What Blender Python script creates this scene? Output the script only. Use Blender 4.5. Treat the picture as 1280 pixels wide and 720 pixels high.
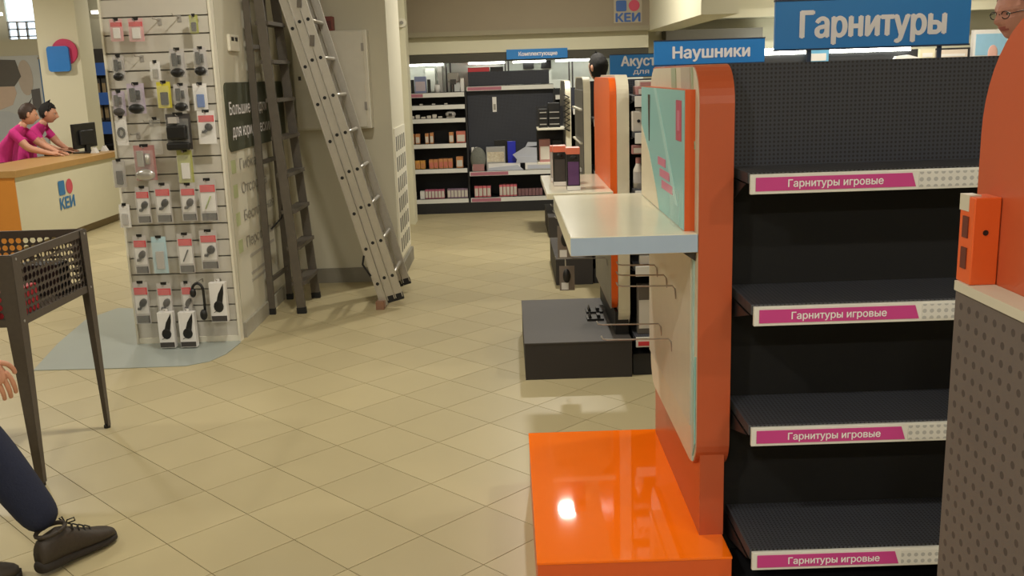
import bpy, bmesh, math, random
from mathutils import Vector, Matrix, Euler, geometry
random.seed(7)
for o in list(bpy.data.objects): bpy.data.objects.remove(o)
SC = bpy.context.scene
COL = SC.collection
PI = math.pi

# ---------------------------------------------------------------- camera
cam_d = bpy.data.cameras.new('camera'); cam = bpy.data.objects.new('camera', cam_d); COL.objects.link(cam)
cam_d.sensor_width = 36.0; cam_d.lens = 36.0 * 1222.0 / 1280.0; cam_d.clip_start = 0.02; cam_d.clip_end = 100
_p, _r = math.radians(12.29), math.radians(-1.86)
_F = Vector((0, math.cos(_p), -math.sin(_p))); _U = Vector((0, math.sin(_p), math.cos(_p))); _X = Vector((1, 0, 0))
_cx = _X * math.cos(_r) + _U * math.sin(_r); _cu = -_X * math.sin(_r) + _U * math.cos(_r)
cam.matrix_world = Matrix((( _cx.x, _cu.x, -_F.x, 0.0), (_cx.y, _cu.y, -_F.y, 0.0), (_cx.z, _cu.z, -_F.z, 1.65), (0, 0, 0, 1)))
SC.camera = cam
# ---------------------------------------------------------------- world and exposure
w = bpy.data.worlds.new('world'); SC.world = w; w.use_nodes = True
w.node_tree.nodes['Background'].inputs[0].default_value = (0.75, 0.85, 1.0, 1)
w.node_tree.nodes['Background'].inputs[1].default_value = 1.0
SC.view_settings.view_transform = 'Standard'; SC.view_settings.look = 'None'
SC.view_settings.gamma = 1.0; SC.view_settings.use_curve_mapping = False
SC.view_settings.exposure = 0.08
# ---------------------------------------------------------------- ceiling lamps plus an added fill pair (the fixtures around them are built with the structure)
CEIL = 3.25
LAMP_COL = (1.0, 0.935, 0.81)
LAMPS = [(-0.6, -1.9, 52), (2.0, -1.9, 52), (-4.2, 1.2, 22), (-1.2, 0.6, 42), (2.4, 0.6, 26), (-4.2, 4.6, 28), (-0.8, 4.8, 46), (2.4, 4.4, 30),  # first two are added behind the camera to brighten the signs
         (-4.6, 8.2, 44), (0.5, 9.4, 78), (3.4, 8.4, 54), (-3.5, 11.0, 66), (-7.2, 11.6, 54), (4.6, 10.8, 70), (-7.6, 6.0, 40), (-5.2, 15.2, 40)]
for (lx, ly, le) in LAMPS:
    ld = bpy.data.lights.new('ceiling_lamp_light', 'AREA'); ld.shape = 'DISK'; ld.size = 0.17
    ld.energy = le; ld.color = LAMP_COL
    lo = bpy.data.objects.new('ceiling_lamp_light', ld); COL.objects.link(lo); lo.location = (lx, ly, CEIL - 0.065)

# ---------------------------------------------------------------- materials
def lin(c):
    def f(v):
        v /= 255.0
        return v / 12.92 if v <= 0.04045 else ((v + 0.055) / 1.055) ** 2.4
    return (f(c[0]), f(c[1]), f(c[2]), 1.0)
MATS = {}
def M(name, rgb, rough=0.5, metal=0.0, var=0.06, scale=14.0, bump=0.0, emit=0.0, alpha=1.0, spec=0.5, coat=0.0):
    if name in MATS: return MATS[name]
    m = bpy.data.materials.new(name); m.use_nodes = True; nt = m.node_tree; N = nt.nodes; L = nt.links
    b = N['Principled BSDF']
    b.inputs['Roughness'].default_value = rough; b.inputs['Metallic'].default_value = metal
    b.inputs['Specular IOR Level'].default_value = spec
    b.inputs['Coat Weight'].default_value = coat; b.inputs['Coat Roughness'].default_value = 0.08
    c = lin(rgb)
    tc = N.new('ShaderNodeTexCoord'); nz = N.new('ShaderNodeTexNoise'); nz.inputs['Scale'].default_value = scale
    nz.inputs['Detail'].default_value = 3.0
    L.new(tc.outputs['Object'], nz.inputs['Vector'])
    mx = N.new('ShaderNodeMix'); mx.data_type = 'RGBA'
    L.new(nz.outputs['Fac'], mx.inputs['Factor'])
    mx.inputs[6].default_value = tuple(v * (1 - var) for v in c[:3]) + (1,)
    mx.inputs[7].default_value = tuple(min(1, v * (1 + var)) for v in c[:3]) + (1,)
    L.new(mx.outputs[2], b.inputs['Base Color'])
    if bump:
        bp = N.new('ShaderNodeBump'); bp.inputs['Strength'].default_value = bump; bp.inputs['Distance'].default_value = 0.004
        L.new(nz.outputs['Fac'], bp.inputs['Height']); L.new(bp.outputs['Normal'], b.inputs['Normal'])
    if emit:
        b.inputs['Emission Color'].default_value = c; b.inputs['Emission Strength'].default_value = emit
    if alpha < 1: b.inputs['Alpha'].default_value = alpha
    MATS[name] = m
    return m
def dots_mat(name, rgb, dot, pitch, radius, axes, rough=0.6, metal=0.0):
    """Powder coated sheet with a fine grid of punched holes (a few pixels each)."""
    m = M(name, rgb, rough, metal); nt = m.node_tree; N = nt.nodes; L = nt.links; b = N['Principled BSDF']
    g = N.new('ShaderNodeNewGeometry'); sp = N.new('ShaderNodeSeparateXYZ'); L.new(g.outputs['Position'], sp.inputs[0])
    cb = N.new('ShaderNodeCombineXYZ'); L.new(sp.outputs[axes[0]], cb.inputs[0]); L.new(sp.outputs[axes[1]], cb.inputs[1])
    sc = N.new('ShaderNodeVectorMath'); sc.operation = 'SCALE'; sc.inputs['Scale'].default_value = 1.0 / pitch
    L.new(cb.outputs[0], sc.inputs[0])
    fr = N.new('ShaderNodeVectorMath'); fr.operation = 'FRACTION'; L.new(sc.outputs[0], fr.inputs[0])
    ds = N.new('ShaderNodeVectorMath'); ds.operation = 'DISTANCE'; ds.inputs[1].default_value = (0.5, 0.5, 0); L.new(fr.outputs[0], ds.inputs[0])
    lt = N.new('ShaderNodeMath'); lt.operation = 'LESS_THAN'; lt.inputs[1].default_value = radius; L.new(ds.outputs['Value'], lt.inputs[0])
    old = b.inputs['Base Color'].links[0].from_socket
    mx = N.new('ShaderNodeMix'); mx.data_type = 'RGBA'; L.new(lt.outputs[0], mx.inputs['Factor']); L.new(old, mx.inputs[6])
    mx.inputs[7].default_value = lin(dot); L.new(mx.outputs[2], b.inputs['Base Color'])
    return m
TILE = 0.332; TO = (-0.364, 4.272)
def tile_mat():
    m = M('floor_tile', (180, 168, 132), 0.38, 0, 0.05, 3.0, spec=0.45); nt = m.node_tree; N = nt.nodes; L = nt.links; b = N['Principled BSDF']
    g = N.new('ShaderNodeNewGeometry')
    sub = N.new('ShaderNodeVectorMath'); sub.operation = 'SUBTRACT'; sub.inputs[1].default_value = (TO[0], TO[1], 0); L.new(g.outputs['Position'], sub.inputs[0])
    rt = N.new('ShaderNodeVectorRotate'); rt.rotation_type = 'Z_AXIS'; rt.inputs['Angle'].default_value = PI / 4; L.new(sub.outputs[0], rt.inputs['Vector'])
    sc = N.new('ShaderNodeVectorMath'); sc.operation = 'SCALE'; sc.inputs['Scale'].default_value = 1 / TILE; L.new(rt.outputs[0], sc.inputs[0])
    fl = N.new('ShaderNodeVectorMath'); fl.operation = 'FLOOR'; L.new(sc.outputs[0], fl.inputs[0])
    wn = N.new('ShaderNodeTexWhiteNoise'); wn.noise_dimensions = '2D'; L.new(fl.outputs[0], wn.inputs['Vector'])
    mr = N.new('ShaderNodeMapRange'); mr.inputs['To Min'].default_value = 0.93; mr.inputs['To Max'].default_value = 1.06; L.new(wn.outputs['Value'], mr.inputs['Value'])
    old = b.inputs['Base Color'].links[0].from_socket
    mm = N.new('ShaderNodeVectorMath'); mm.operation = 'SCALE'; L.new(old, mm.inputs[0]); L.new(mr.outputs[0], mm.inputs['Scale'])
    L.new(mm.outputs[0], b.inputs['Base Color'])
    return m
tile_m = tile_mat()
grout = M('grout', (112, 101, 74), 0.9)
wall_m = M('wall_paint', (196, 192, 174), 0.75, var=0.03, scale=3)
cream_m = M('cream_paint', (214, 210, 186), 0.75, var=0.03, scale=3)
beam_m = M('beam_shaded', (146, 134, 114), 0.8, var=0.05, scale=2)  # darker than the walls: the beam's shade is put into its colour
ceil_m = M('ceiling_paint', (214, 212, 200), 0.85)
base_grey = M('baseboard_grey', (128, 124, 112), 0.6)
white_m = M('white_laminate', (226, 222, 206), 0.35, var=0.02)
white_gloss = M('white_gloss', (232, 228, 206), 0.16, var=0.02)
pale_blue = M('pale_blue_reflection', (166, 186, 212), 0.3, var=0.04)
orange_g = M('orange_gloss_lit', (255, 118, 18), 0.03, var=0.02)
orange_m = M('orange_satin', (216, 92, 38), 0.35, var=0.03)
orange_shaded = M('orange_shaded', (184, 85, 50), 0.3, var=0.03)  # darker orange: shade on the upright faces is put into the colour
black_m = M('black_metal', (30, 30, 33), 0.55, var=0.1)
black_p = M('black_plastic', (22, 22, 23), 0.4)
shelf_top = dots_mat('black_shelf', (66, 68, 76), (14, 14, 16), 0.012, 0.26, (0, 1))
perf_x = dots_mat('perforated_black', (50, 53, 64), (20, 20, 25), 0.0125, 0.28, (0, 2))
perf_grey = dots_mat('perforated_grey', (94, 84, 80), (66, 57, 55), 0.021, 0.22, (1, 2))
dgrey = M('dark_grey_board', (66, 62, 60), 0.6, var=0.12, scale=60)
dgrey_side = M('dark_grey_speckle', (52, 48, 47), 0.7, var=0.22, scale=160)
mgrey = M('mid_grey_board', (150, 146, 138), 0.5)
pink_label = M('pink_label', (196, 62, 140), 0.4, var=0.05, scale=5)
rail_white = M('rail_white', (222, 222, 218), 0.3, var=0.03)
rail_dots = dots_mat('rail_dotted', (216, 216, 214), (176, 178, 180), 0.02, 0.3, (0, 2), rough=0.3)
txt_white = M('lettering_white', (238, 236, 240), 0.5)
sign_blue = M('sign_blue', (30, 128, 208), 0.4, var=0.03)
sign_dark = M('sign_edge', (30, 50, 80), 0.5)
alu = M('aluminium', (186, 182, 174), 0.36, 0.75, var=0.08, scale=30)
alu_d = M('aged_aluminium', (104, 98, 90), 0.5, 0.55, var=0.16, scale=25)
chrome = M('chrome_wire', (160, 156, 150), 0.45, 0.15)
clear_m = M('clear_plastic', (226, 228, 226), 0.12, alpha=0.10)
card_grey = M('card_grey', (176, 172, 168), 0.5)
card_white = M('card_white', (226, 224, 222), 0.45)
red_m = M('print_red', (206, 56, 66), 0.45)
teal_m = M('print_teal', (140, 196, 196), 0.3, var=0.04, scale=4)
green_m = M('text_green', (150, 168, 96), 0.6)
dark_green = M('sign_olive', (66, 70, 54), 0.5)
txt_grey = M('text_grey', (142, 138, 128), 0.6)
wood_m = M('counter_wood', (176, 138, 84), 0.4, var=0.1, scale=8)
amber_m = M('counter_end', (206, 136, 56), 0.4, var=0.04)
skin_m = M('skin', (206, 152, 126), 0.5, var=0.05)
lip_m = M('lips', (178, 100, 92), 0.5)
eye_m = M('eye_white', (230, 228, 222), 0.3)
iris_m = M('iris', (50, 36, 28), 0.3)
hair_brown = M('hair_brown', (60, 42, 34), 0.6, var=0.3, scale=90, bump=0.6)
hair_black = M('hair_black', (20, 18, 18), 0.85, var=0.3, scale=90, bump=0.6)
hair_red = M('hair_auburn', (112, 58, 46), 0.55, var=0.3, scale=90, bump=0.6)
pink_shirt = M('pink_shirt', (206, 48, 136), 0.85, var=0.1, scale=30, bump=0.2)
jeans = M('denim', (26, 33, 58), 0.85, var=0.22, scale=120, bump=0.3)
dark_cloth = M('dark_cloth', (42, 42, 46), 0.9, var=0.15, scale=60)
grey_cloth = M('grey_cloth', (150, 152, 156), 0.9, var=0.12, scale=60)
shoe_m = M('shoe_leather', (54, 46, 38), 0.6, var=0.2, scale=60, bump=0.4)
sole_m = M('shoe_sole', (38, 32, 27), 0.7)
rubber = M('rubber_black', (20, 20, 20), 0.7)
mat_m = M('floor_film', (160, 168, 164), 0.3, var=0.05, scale=4)

# ---------------------------------------------------------------- geometry helpers
class G:
    def __init__(s): s.v = []; s.f = []; s.mi = []; s.k = 0
    def add(s, vs, fs):
        n = len(s.v); s.v += [Vector(q) for q in vs]
        for q in fs: s.f.append([n + i for i in q]); s.mi.append(s.k)
        return s
    def bm(s, b):
        b.verts.ensure_lookup_table(); b.verts.index_update()
        s.add([v.co.copy() for v in b.verts], [[v.index for v in f.verts] for f in b.faces]); b.free(); return s
    def box(s, x0, x1, y0, y1, z0, z1, bev=0.0, seg=2):
        if bev:
            b = bmesh.new(); bmesh.ops.create_cube(b, size=1.0)
            for v in b.verts: v.co = Vector(((x0 + x1) / 2 + v.co.x * (x1 - x0), (y0 + y1) / 2 + v.co.y * (y1 - y0), (z0 + z1) / 2 + v.co.z * (z1 - z0)))
            bmesh.ops.bevel(b, geom=list(b.edges), offset=bev, segments=seg, affect='EDGES', profile=0.5)
            return s.bm(b)
        return s.add([(x0, y0, z0), (x1, y0, z0), (x1, y1, z0), (x0, y1, z0), (x0, y0, z1), (x1, y0, z1), (x1, y1, z1), (x0, y1, z1)],
                     [(0, 3, 2, 1), (4, 5, 6, 7), (0, 1, 5, 4), (1, 2, 6, 5), (2, 3, 7, 6), (3, 0, 4, 7)])
    def bar(s, a, b, wx, wy, up=(0, 1, 0)):
        """Straight bar of rectangular section from a to b; wx across, wy along 'up'."""
        a = Vector(a); b = Vector(b); d = (b - a).normalized(); u = Vector(up); u = (u - d * u.dot(d)).normalized(); t = d.cross(u)
        q = [t * (sx * wx / 2) + u * (sy * wy / 2) for sx, sy in ((-1, -1), (1, -1), (1, 1), (-1, 1))]
        return s.add([a + k for k in q] + [b + k for k in q], [(0, 3, 2, 1), (4, 5, 6, 7), (0, 1, 5, 4), (1, 2, 6, 5), (2, 3, 7, 6), (3, 0, 4, 7)])
    def taper(s, a, wa, b, wb):
        """Bar with square ends of different size: wa=(sx,sy) at a, wb at b (horizontal sections)."""
        vs = []
        for c, ww in ((a, wa), (b, wb)):
            for sx, sy in ((-1, -1), (1, -1), (1, 1), (-1, 1)): vs.append((c[0] + sx * ww[0] / 2, c[1] + sy * ww[1] / 2, c[2]))
        return s.add(vs, [(0, 3, 2, 1), (4, 5, 6, 7), (0, 1, 5, 4), (1, 2, 6, 5), (2, 3, 7, 6), (3, 0, 4, 7)])
    def tube(s, pts, r, n=8, caps=True):
        pts = [Vector(p) for p in pts]; rs = r if isinstance(r, (list, tuple)) else [r] * len(pts)
        vs = []; fs = []; up = None
        for i, p in enumerate(pts):
            d = (pts[min(i + 1, len(pts) - 1)] - pts[max(i - 1, 0)]).normalized()
            if up is None: up = d.orthogonal().normalized()
            up = (up - d * up.dot(d)).normalized(); t = d.cross(up)
            for k in range(n):
                a = 2 * PI * k / n; vs.append(p + (up * math.cos(a) + t * math.sin(a)) * rs[i])
        for i in range(len(pts) - 1):
            for k in range(n): fs.append((i * n + k, i * n + (k + 1) % n, (i + 1) * n + (k + 1) % n, (i + 1) * n + k))
        if caps: fs.append(list(range(n))[::-1]); fs.append([(len(pts) - 1) * n + k for k in range(n)])
        return s.add(vs, fs)
    def prism(s, poly, axis, a, b):
        """Extrude a 2D polygon along an axis: x -> (y,z), y -> (x,z), z -> (x,y)."""
        n = len(poly)
        def P(q, h): return {'x': (h, q[0], q[1]), 'y': (q[0], h, q[1]), 'z': (q[0], q[1], h)}[axis]
        return s.add([P(q, a) for q in poly] + [P(q, b) for q in poly],
                     [list(range(n))[::-1], [n + i for i in range(n)]] + [(i, (i + 1) % n, n + (i + 1) % n, n + i) for i in range(n)])
    def ring(s, outer, inner, axis, a, b):
        n = len(outer)
        def P(q, h): return {'x': (h, q[0], q[1]), 'y': (q[0], h, q[1]), 'z': (q[0], q[1], h)}[axis]
        vs = [P(q, a) for q in outer] + [P(q, a) for q in inner] + [P(q, b) for q in outer] + [P(q, b) for q in inner]
        fs = []
        for i in range(n):
            j = (i + 1) % n
            fs += [(i, j, n + j, n + i), (2 * n + i, 3 * n + i, 3 * n + j, 2 * n + j), (i, 2 * n + i, 2 * n + j, j), (n + i, n + j, 3 * n + j, 3 * n + i)]
        return s.add(vs, fs)
    def ell(s, c, r, nu=14, nv=9, rot=None):
        vs = []; fs = []; c = Vector(c)
        for j in range(nv + 1):
            th = PI * j / nv
            for i in range(nu):
                ph = 2 * PI * i / nu
                q = Vector((r[0] * math.sin(th) * math.cos(ph), r[1] * math.sin(th) * math.sin(ph), r[2] * math.cos(th)))
                vs.append(c + (rot @ q if rot else q))
        for j in range(nv):
            for i in range(nu): fs.append((j * nu + i, (j + 1) * nu + i, (j + 1) * nu + (i + 1) % nu, j * nu + (i + 1) % nu))
        return s.add(vs, fs)
    def xf(s, m):
        s.v = [m @ q for q in s.v]; return s
WL = {}
def link(o, loc):
    COL.objects.link(o); o.location = loc
def thing(name, label, cat, loc, group=None, kind=None):
    o = bpy.data.objects.new(name, None); o.empty_display_size = 0.1; link(o, loc); WL[o.name] = Vector(loc)
    o['label'] = label
    if kind: o['kind'] = kind
    else: o['category'] = cat
    if group: o['group'] = group
    return o
def build(g, name, mats, parent=None, smooth=False, label=None, cat=None, group=None, kind=None, bev=0.0):
    if not isinstance(mats, (list, tuple)): mats = [mats]
    if parent is not None: org = WL[parent.name]
    else:
        lo = Vector([min(v[i] for v in g.v) for i in range(3)]); hi = Vector([max(v[i] for v in g.v) for i in range(3)])
        org = Vector(((lo.x + hi.x) / 2, (lo.y + hi.y) / 2, lo.z))
    me = bpy.data.meshes.new(name); me.from_pydata([v - org for v in g.v], [], g.f)
    for m in mats: me.materials.append(m)
    me.polygons.foreach_set('material_index', g.mi)
    b = bmesh.new(); b.from_mesh(me); bmesh.ops.recalc_face_normals(b, faces=b.faces)
    if bev: bmesh.ops.bevel(b, geom=[e for e in b.edges if len(e.link_faces) == 2 and e.calc_face_angle(0) > 0.5], offset=bev, segments=2, affect='EDGES', profile=0.5)
    b.to_mesh(me); b.free()
    if smooth: me.polygons.foreach_set('use_smooth', [True] * len(me.polygons))
    me.update()
    o = bpy.data.objects.new(name, me); COL.objects.link(o)
    if parent is not None: o.parent = parent; o.location = (0, 0, 0)
    else: o.location = org
    WL[o.name] = Vector(org)
    if label: o['label'] = label
    if cat: o['category'] = cat
    if group: o['group'] = group
    if kind: o['kind'] = kind
    return o
def struct(g, name, mat, label=None, **k): return build(g, name, mat, kind='structure', label=label, **k)
def B(name, dims, mat, parent=None, bev=0.0, **k): return build(G().box(*dims, bev=bev), name, mat, parent, **k)
def rrect(y0, y1, z0, z1, r, n=8):
    pts = []
    for cx, cz, a0 in ((y1 - r, z1 - r, 0), (y0 + r, z1 - r, PI / 2), (y0 + r, z0 + r, PI), (y1 - r, z0 + r, 1.5 * PI)):
        for i in range(n + 1):
            a = a0 + (PI / 2) * i / n; pts.append((cx + r * math.cos(a), cz + r * math.sin(a)))
    return pts
def text_geo(s, height, bold=0.0, width=None, depth=0.002):
    """Flat lettering: baseline on x, cap height scaled to 'height'; returns (verts2d, faces, width)."""
    c = bpy.data.curves.new('lettering_curve', 'FONT'); c.body = s; c.size = 1.0; c.resolution_u = 3
    o = bpy.data.objects.new('lettering_curve', c); COL.objects.link(o)
    dg = bpy.context.evaluated_depsgraph_get(); cv = o.to_curve(dg); loops = []
    for sp in cv.splines:
        bp = sp.bezier_points; lp = []
        for i in range(len(bp)):
            p, q = bp[i], bp[(i + 1) % len(bp)]
            straight = (p.handle_right - p.co).cross(q.co - p.co).length < 1e-5 and (q.handle_left - q.co).cross(q.co - p.co).length < 1e-5
            lp += [p.co.copy()] if straight else geometry.interpolate_bezier(p.co, p.handle_right, q.handle_left, q.co, 5)[:-1]
        if len(lp) > 2: loops.append(lp)
    o.to_curve_clear(); bpy.data.objects.remove(o); bpy.data.curves.remove(c)
    pv = []; pe = []; boxes = []
    for l in loops:
        n = len(pv); pv += [Vector((q.x, q.y)) for q in l]; pe += [(n + i, n + (i + 1) % len(l)) for i in range(len(l))]
        boxes.append((min(q.x for q in l), max(q.x for q in l), min(q.y for q in l), max(q.y for q in l)))
    def winding(px_, py_):
        wn = 0
        for l, bx in zip(loops, boxes):
            if not (bx[0] <= px_ <= bx[1] and bx[2] <= py_ <= bx[3]): continue
            for i in range(len(l)):
                u, v = l[i], l[(i + 1) % len(l)]
                if (u.y <= py_) != (v.y <= py_):
                    if px_ < u.x + (v.x - u.x) * (py_ - u.y) / (v.y - u.y): wn += 1 if v.y > u.y else -1
        return wn
    cv_, ce_, cf_ = geometry.delaunay_2d_cdt(pv, pe, [], 0, 1e-5)[:3]
    vs = [Vector((q.x, q.y, 0)) for q in cv_]
    fs = [list(t) for t in cf_ if winding(sum(cv_[i].x for i in t) / len(t), sum(cv_[i].y for i in t) / len(t)) != 0]
    used = sorted({i for t in fs for i in t}); mp_ = {i: k for k, i in enumerate(used)}; vs = [vs[i] for i in used]; fs = [[mp_[i] for i in t] for t in fs]
    x0 = min(v.x for v in vs); x1 = max(v.x for v in vs); k = height / 0.70
    kx = k if width is None else width / (x1 - x0)
    base = [((v.x - x0) * kx, v.y * k) for v in vs]; pts = []; faces = []
    sh = [(0, 0)] if bold <= 0 else [(0, 0), (bold * k * 1.6, 0), (-bold * k * 1.6, 0), (0, bold * k), (0, -bold * k)]
    for q, (a, b) in enumerate(sh):
        n = len(pts); pts += [(p[0] + a, p[1] + b, q * 0.00012) for p in base]; faces += [[n + i for i in f] for f in fs]
    return pts, faces, (x1 - x0) * kx
def text(name, s, facing, pos, height, mat, parent, bold=0.01, width=None, center=False):
    vs, fs, wd = text_geo(s, height, bold, width)
    dx = -wd / 2 if center else 0
    g = G(); x, y, z = pos
    F = {'-y': lambda a, b, d: (x + a, y - d, z + b), '+x': lambda a, b, d: (x + d, y + a, z + b), '-x': lambda a, b, d: (x - d, y - a, z + b)}[facing]
    g.add([F(a + dx, b, d) for a, b, d in vs], fs)
    return build(g, name, mat, parent)

# ================================================================= THE SETTING
fl = struct(G().box(-10, 7.2, -3, 17.4, -0.12, -0.003), 'floor', grout, 'beige stone tile floor laid diagonally across the shop')
# tiles
tg = G().box(-TILE / 2 + 0.0016, TILE / 2 - 0.0016, -TILE / 2 + 0.0016, TILE / 2 - 0.0016, -0.02, 0.0)
tme = bpy.data.meshes.new('tile'); tme.from_pydata(tg.v, [], tg.f); tme.materials.append(tile_m)
ca = math.cos(-PI / 4); sa = math.sin(-PI / 4)
cells = []
def in_view(x, y):
    d = Vector((x, y, -1.65)); wv = d.dot(_F)
    if wv < 0.5: return False
    u = 640 + 1222 * d.dot(_cx) / wv; v = 360 - 1222 * d.dot(_cu) / wv
    if not (-30 < u < 1000 and v < 745): return False
    if x > 0.75 and y > 2.6: return False
    if -2.45 < x < -1.8 and y > 6.3: return False
    if x < -0.95 and y > 8.1 and x > -2.45 * y / 6.3: return False
    if x < -5.0 or y > 12.0: return False
    return True
for i in range(-60, 61):
    for j in range(-60, 61):
        a = (i + 0.5) * TILE; b_ = (j + 0.5) * TILE
        x = TO[0] + a * ca - b_ * sa; y = TO[1] + a * sa + b_ * ca
        if -9.9 < x < 7.1 and -2.9 < y < 17.3: cells.append((x, y))
vis = sorted([c for c in cells if in_view(*c)], key=lambda c: c[0] ** 2 + c[1] ** 2)[:300]
vs_ = set(vis)
for (x, y) in vis:
    o = bpy.data.objects.new('tile', tme); COL.objects.link(o); o.parent = fl
    o.location = Vector((x, y, 0)) - WL[fl.name]; o.rotation_euler = (0, 0, -PI / 4)
rest = G(); hh = TILE / 2 - 0.0016
for (x, y) in cells:
    if (x, y) in vs_: continue
    q = [(x + a * ca - b_ * sa, y + a * sa + b_ * ca) for a, b_ in ((-hh, -hh), (hh, -hh), (hh, hh), (-hh, hh))]
    rest.add([(p[0], p[1], -0.02) for p in q] + [(p[0], p[1], 0) for p in q], [(4, 5, 6, 7), (0, 1, 5, 4), (1, 2, 6, 5), (2, 3, 7, 6), (3, 0, 4, 7)])
build(rest, 'distant_tiles', tile_m, fl, kind='stuff')
struct(G().box(-10, 7.2, -3, 17.4, CEIL, CEIL + 0.1), 'ceiling', ceil_m, 'pale plaster ceiling over the shop')
struct(G().box(-10.1, -10, -3, 17.4, 0, CEIL), 'wall_left', wall_m, 'plain wall on the left of the shop')
struct(G().box(7.2, 7.3, -3, 17.4, 0, CEIL), 'wall_right', wall_m, 'plain wall on the right of the shop')
struct(G().box(-10, 7.2, -3.1, -3, 0, CEIL), 'wall_front', wall_m, 'plain wall on the side of the entrance')
struct(G().box(-1.3, 7.2, 12.62, 12.72, 0, CEIL), 'wall_back', cream_m, 'cream wall behind the far shelf racks')
g = G()                                                       # far left wall with the window opening
g.box(-10, -8.46, 17.3, 17.4, 0, CEIL); g.box(-7.66, -1.3, 17.3, 17.4, 0, CEIL); g.box(-8.46, -7.66, 17.3, 17.4, 0, 2.42)
struct(g, 'wall_far', wall_m, 'wall at the far end with a window high up')
wroot = thing('window_1', 'bright window with small panes high in the far wall', None, (-8.06, 17.3, 2.42), kind='structure')
sky_m = M('window_daylight', (214, 232, 246), 0.4, emit=2.2)
B('window_glass', (-8.46, -7.66, 17.36, 17.37, 2.42, CEIL), sky_m, wroot)
for k in range(6): B('glazing_bar', (-8.46 + k * 0.16 - 0.012, -8.46 + k * 0.16 + 0.012, 17.31, 17.36, 2.42, 2.80), mgrey, wroot)
for k in range(4): B('glazing_bar', (-8.46, -7.66, 17.31, 17.36, 2.43 + k * 0.12, 2.45 + k * 0.12), mgrey, wroot)
B('window_frame', (-8.44, -7.68, 17.24, 17.30, 2.36, 2.42), wall_m, wroot)
struct(G().box(-1.3, -1.2, 9.0, 17.4, 0, CEIL), 'wall_side', wall_m, 'partition behind the grille pillar')
struct(G().box(-2.46, -0.93, 8.03, 9.0, 0, CEIL), 'wall_pillar', wall_m, 'broad pale pillar carrying the electrical cabinet')
struct(G().box(-2.46, -1.79, 6.30, 8.03, 0, CEIL), 'wall_column', wall_m, 'pale wall block behind the accessory panel')
struct(G().box(-2.0, -1.09, 11.2, 11.5, 0, CEIL), 'wall_post', cream_m, 'narrow cream pillar left of the far rack')
struct(G().box(-1.789, -0.93, 8.005, 8.03, 0, 0.12), 'baseboard_pillar', base_grey, 'grey baseboard along the pillar foot')
struct(G().box(-0.93, -0.905, 8.005, 9.0, 0, 0.12), 'baseboard_side', base_grey, 'grey baseboard under the grille')
struct(G().box(-1.79, -1.77, 6.3, 8.0, 0, 0.1), 'baseboard_column', M('baseboard_pale', (164, 160, 146), 0.6), 'pale baseboard under the lettered wall')
# beams
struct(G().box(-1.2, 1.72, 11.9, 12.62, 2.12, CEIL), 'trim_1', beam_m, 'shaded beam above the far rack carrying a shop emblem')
struct(G().box(1.72, 2.05, 8.8, 12.2, 2.11, CEIL), 'trim_2', cream_m, 'cream beam running toward the far rack')
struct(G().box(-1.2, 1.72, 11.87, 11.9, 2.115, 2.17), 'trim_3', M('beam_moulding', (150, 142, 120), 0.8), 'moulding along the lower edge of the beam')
struct(G().box(-1.28, 1.72, 11.99, 12.3, 1.92, 2.12), 'trim_6', cream_m, 'cream fascia between the beam and the dark rack header')
struct(G().box(2.05, 7.2, 12.2, 12.62, 2.24, 2.34), 'trim_4', cream_m, 'cornice on the cream wall to the right')
struct(G().box(1.98, 3.16, 12.3, 12.62, 1.95, 2.12), 'trim_5', M('grey_duct', (110, 108, 100), 0.7), 'grey duct box under the cornice')
# shop emblem on the beam
def emblem(root, facing, x, y, z, s, txt, blue, red):
    """Blue square and red disc over the shop name; (x,y,z) = lower left of the lettering, s = overall width."""
    F = {'-y': lambda a, b, d: (x + a, y - d, z + b), '+x': lambda a, b, d: (x + d, y + a, z + b)}[facing]
    g = G()
    for d0 in (0,):
        poly = rrect(0, s * 0.44, s * 0.42, s * 0.86, s * 0.06, 3)
        g.add([F(p[0], p[1], 0.004) for p in poly], [list(range(len(poly)))])
    build(g, 'blue_square', blue, root)
    g = G(); cxx, czz, rr = s * 0.76, s * 0.64, s * 0.23
    g.add([F(cxx + rr * math.cos(2 * PI * k / 20), czz + rr * math.sin(2 * PI * k / 20), 0.004) for k in range(20)], [list(range(20))])
    build(g, 'red_disc', red, root)
    p = F(0, 0, 0.004)
    text('lettering', txt, facing, p, s * 0.33, blue, root, 0.03, width=s)
em_blue = M('emblem_blue', (52, 92, 160), 0.5); em_red = M('emblem_red', (196, 70, 96), 0.5)
r = thing('shop_emblem', 'blue square and red disc over dark lettering on the beam', 'emblem', (1.47, 11.895, 2.22))
B('backing', (1.30, 1.63, 11.892, 11.899, 2.205, 2.53), M('emblem_back', (176, 166, 146), 0.8), r)
emblem(r, '-y', 1.325, 11.89, 2.22, 0.28, 'КЕИ', em_blue, em_red)

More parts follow.
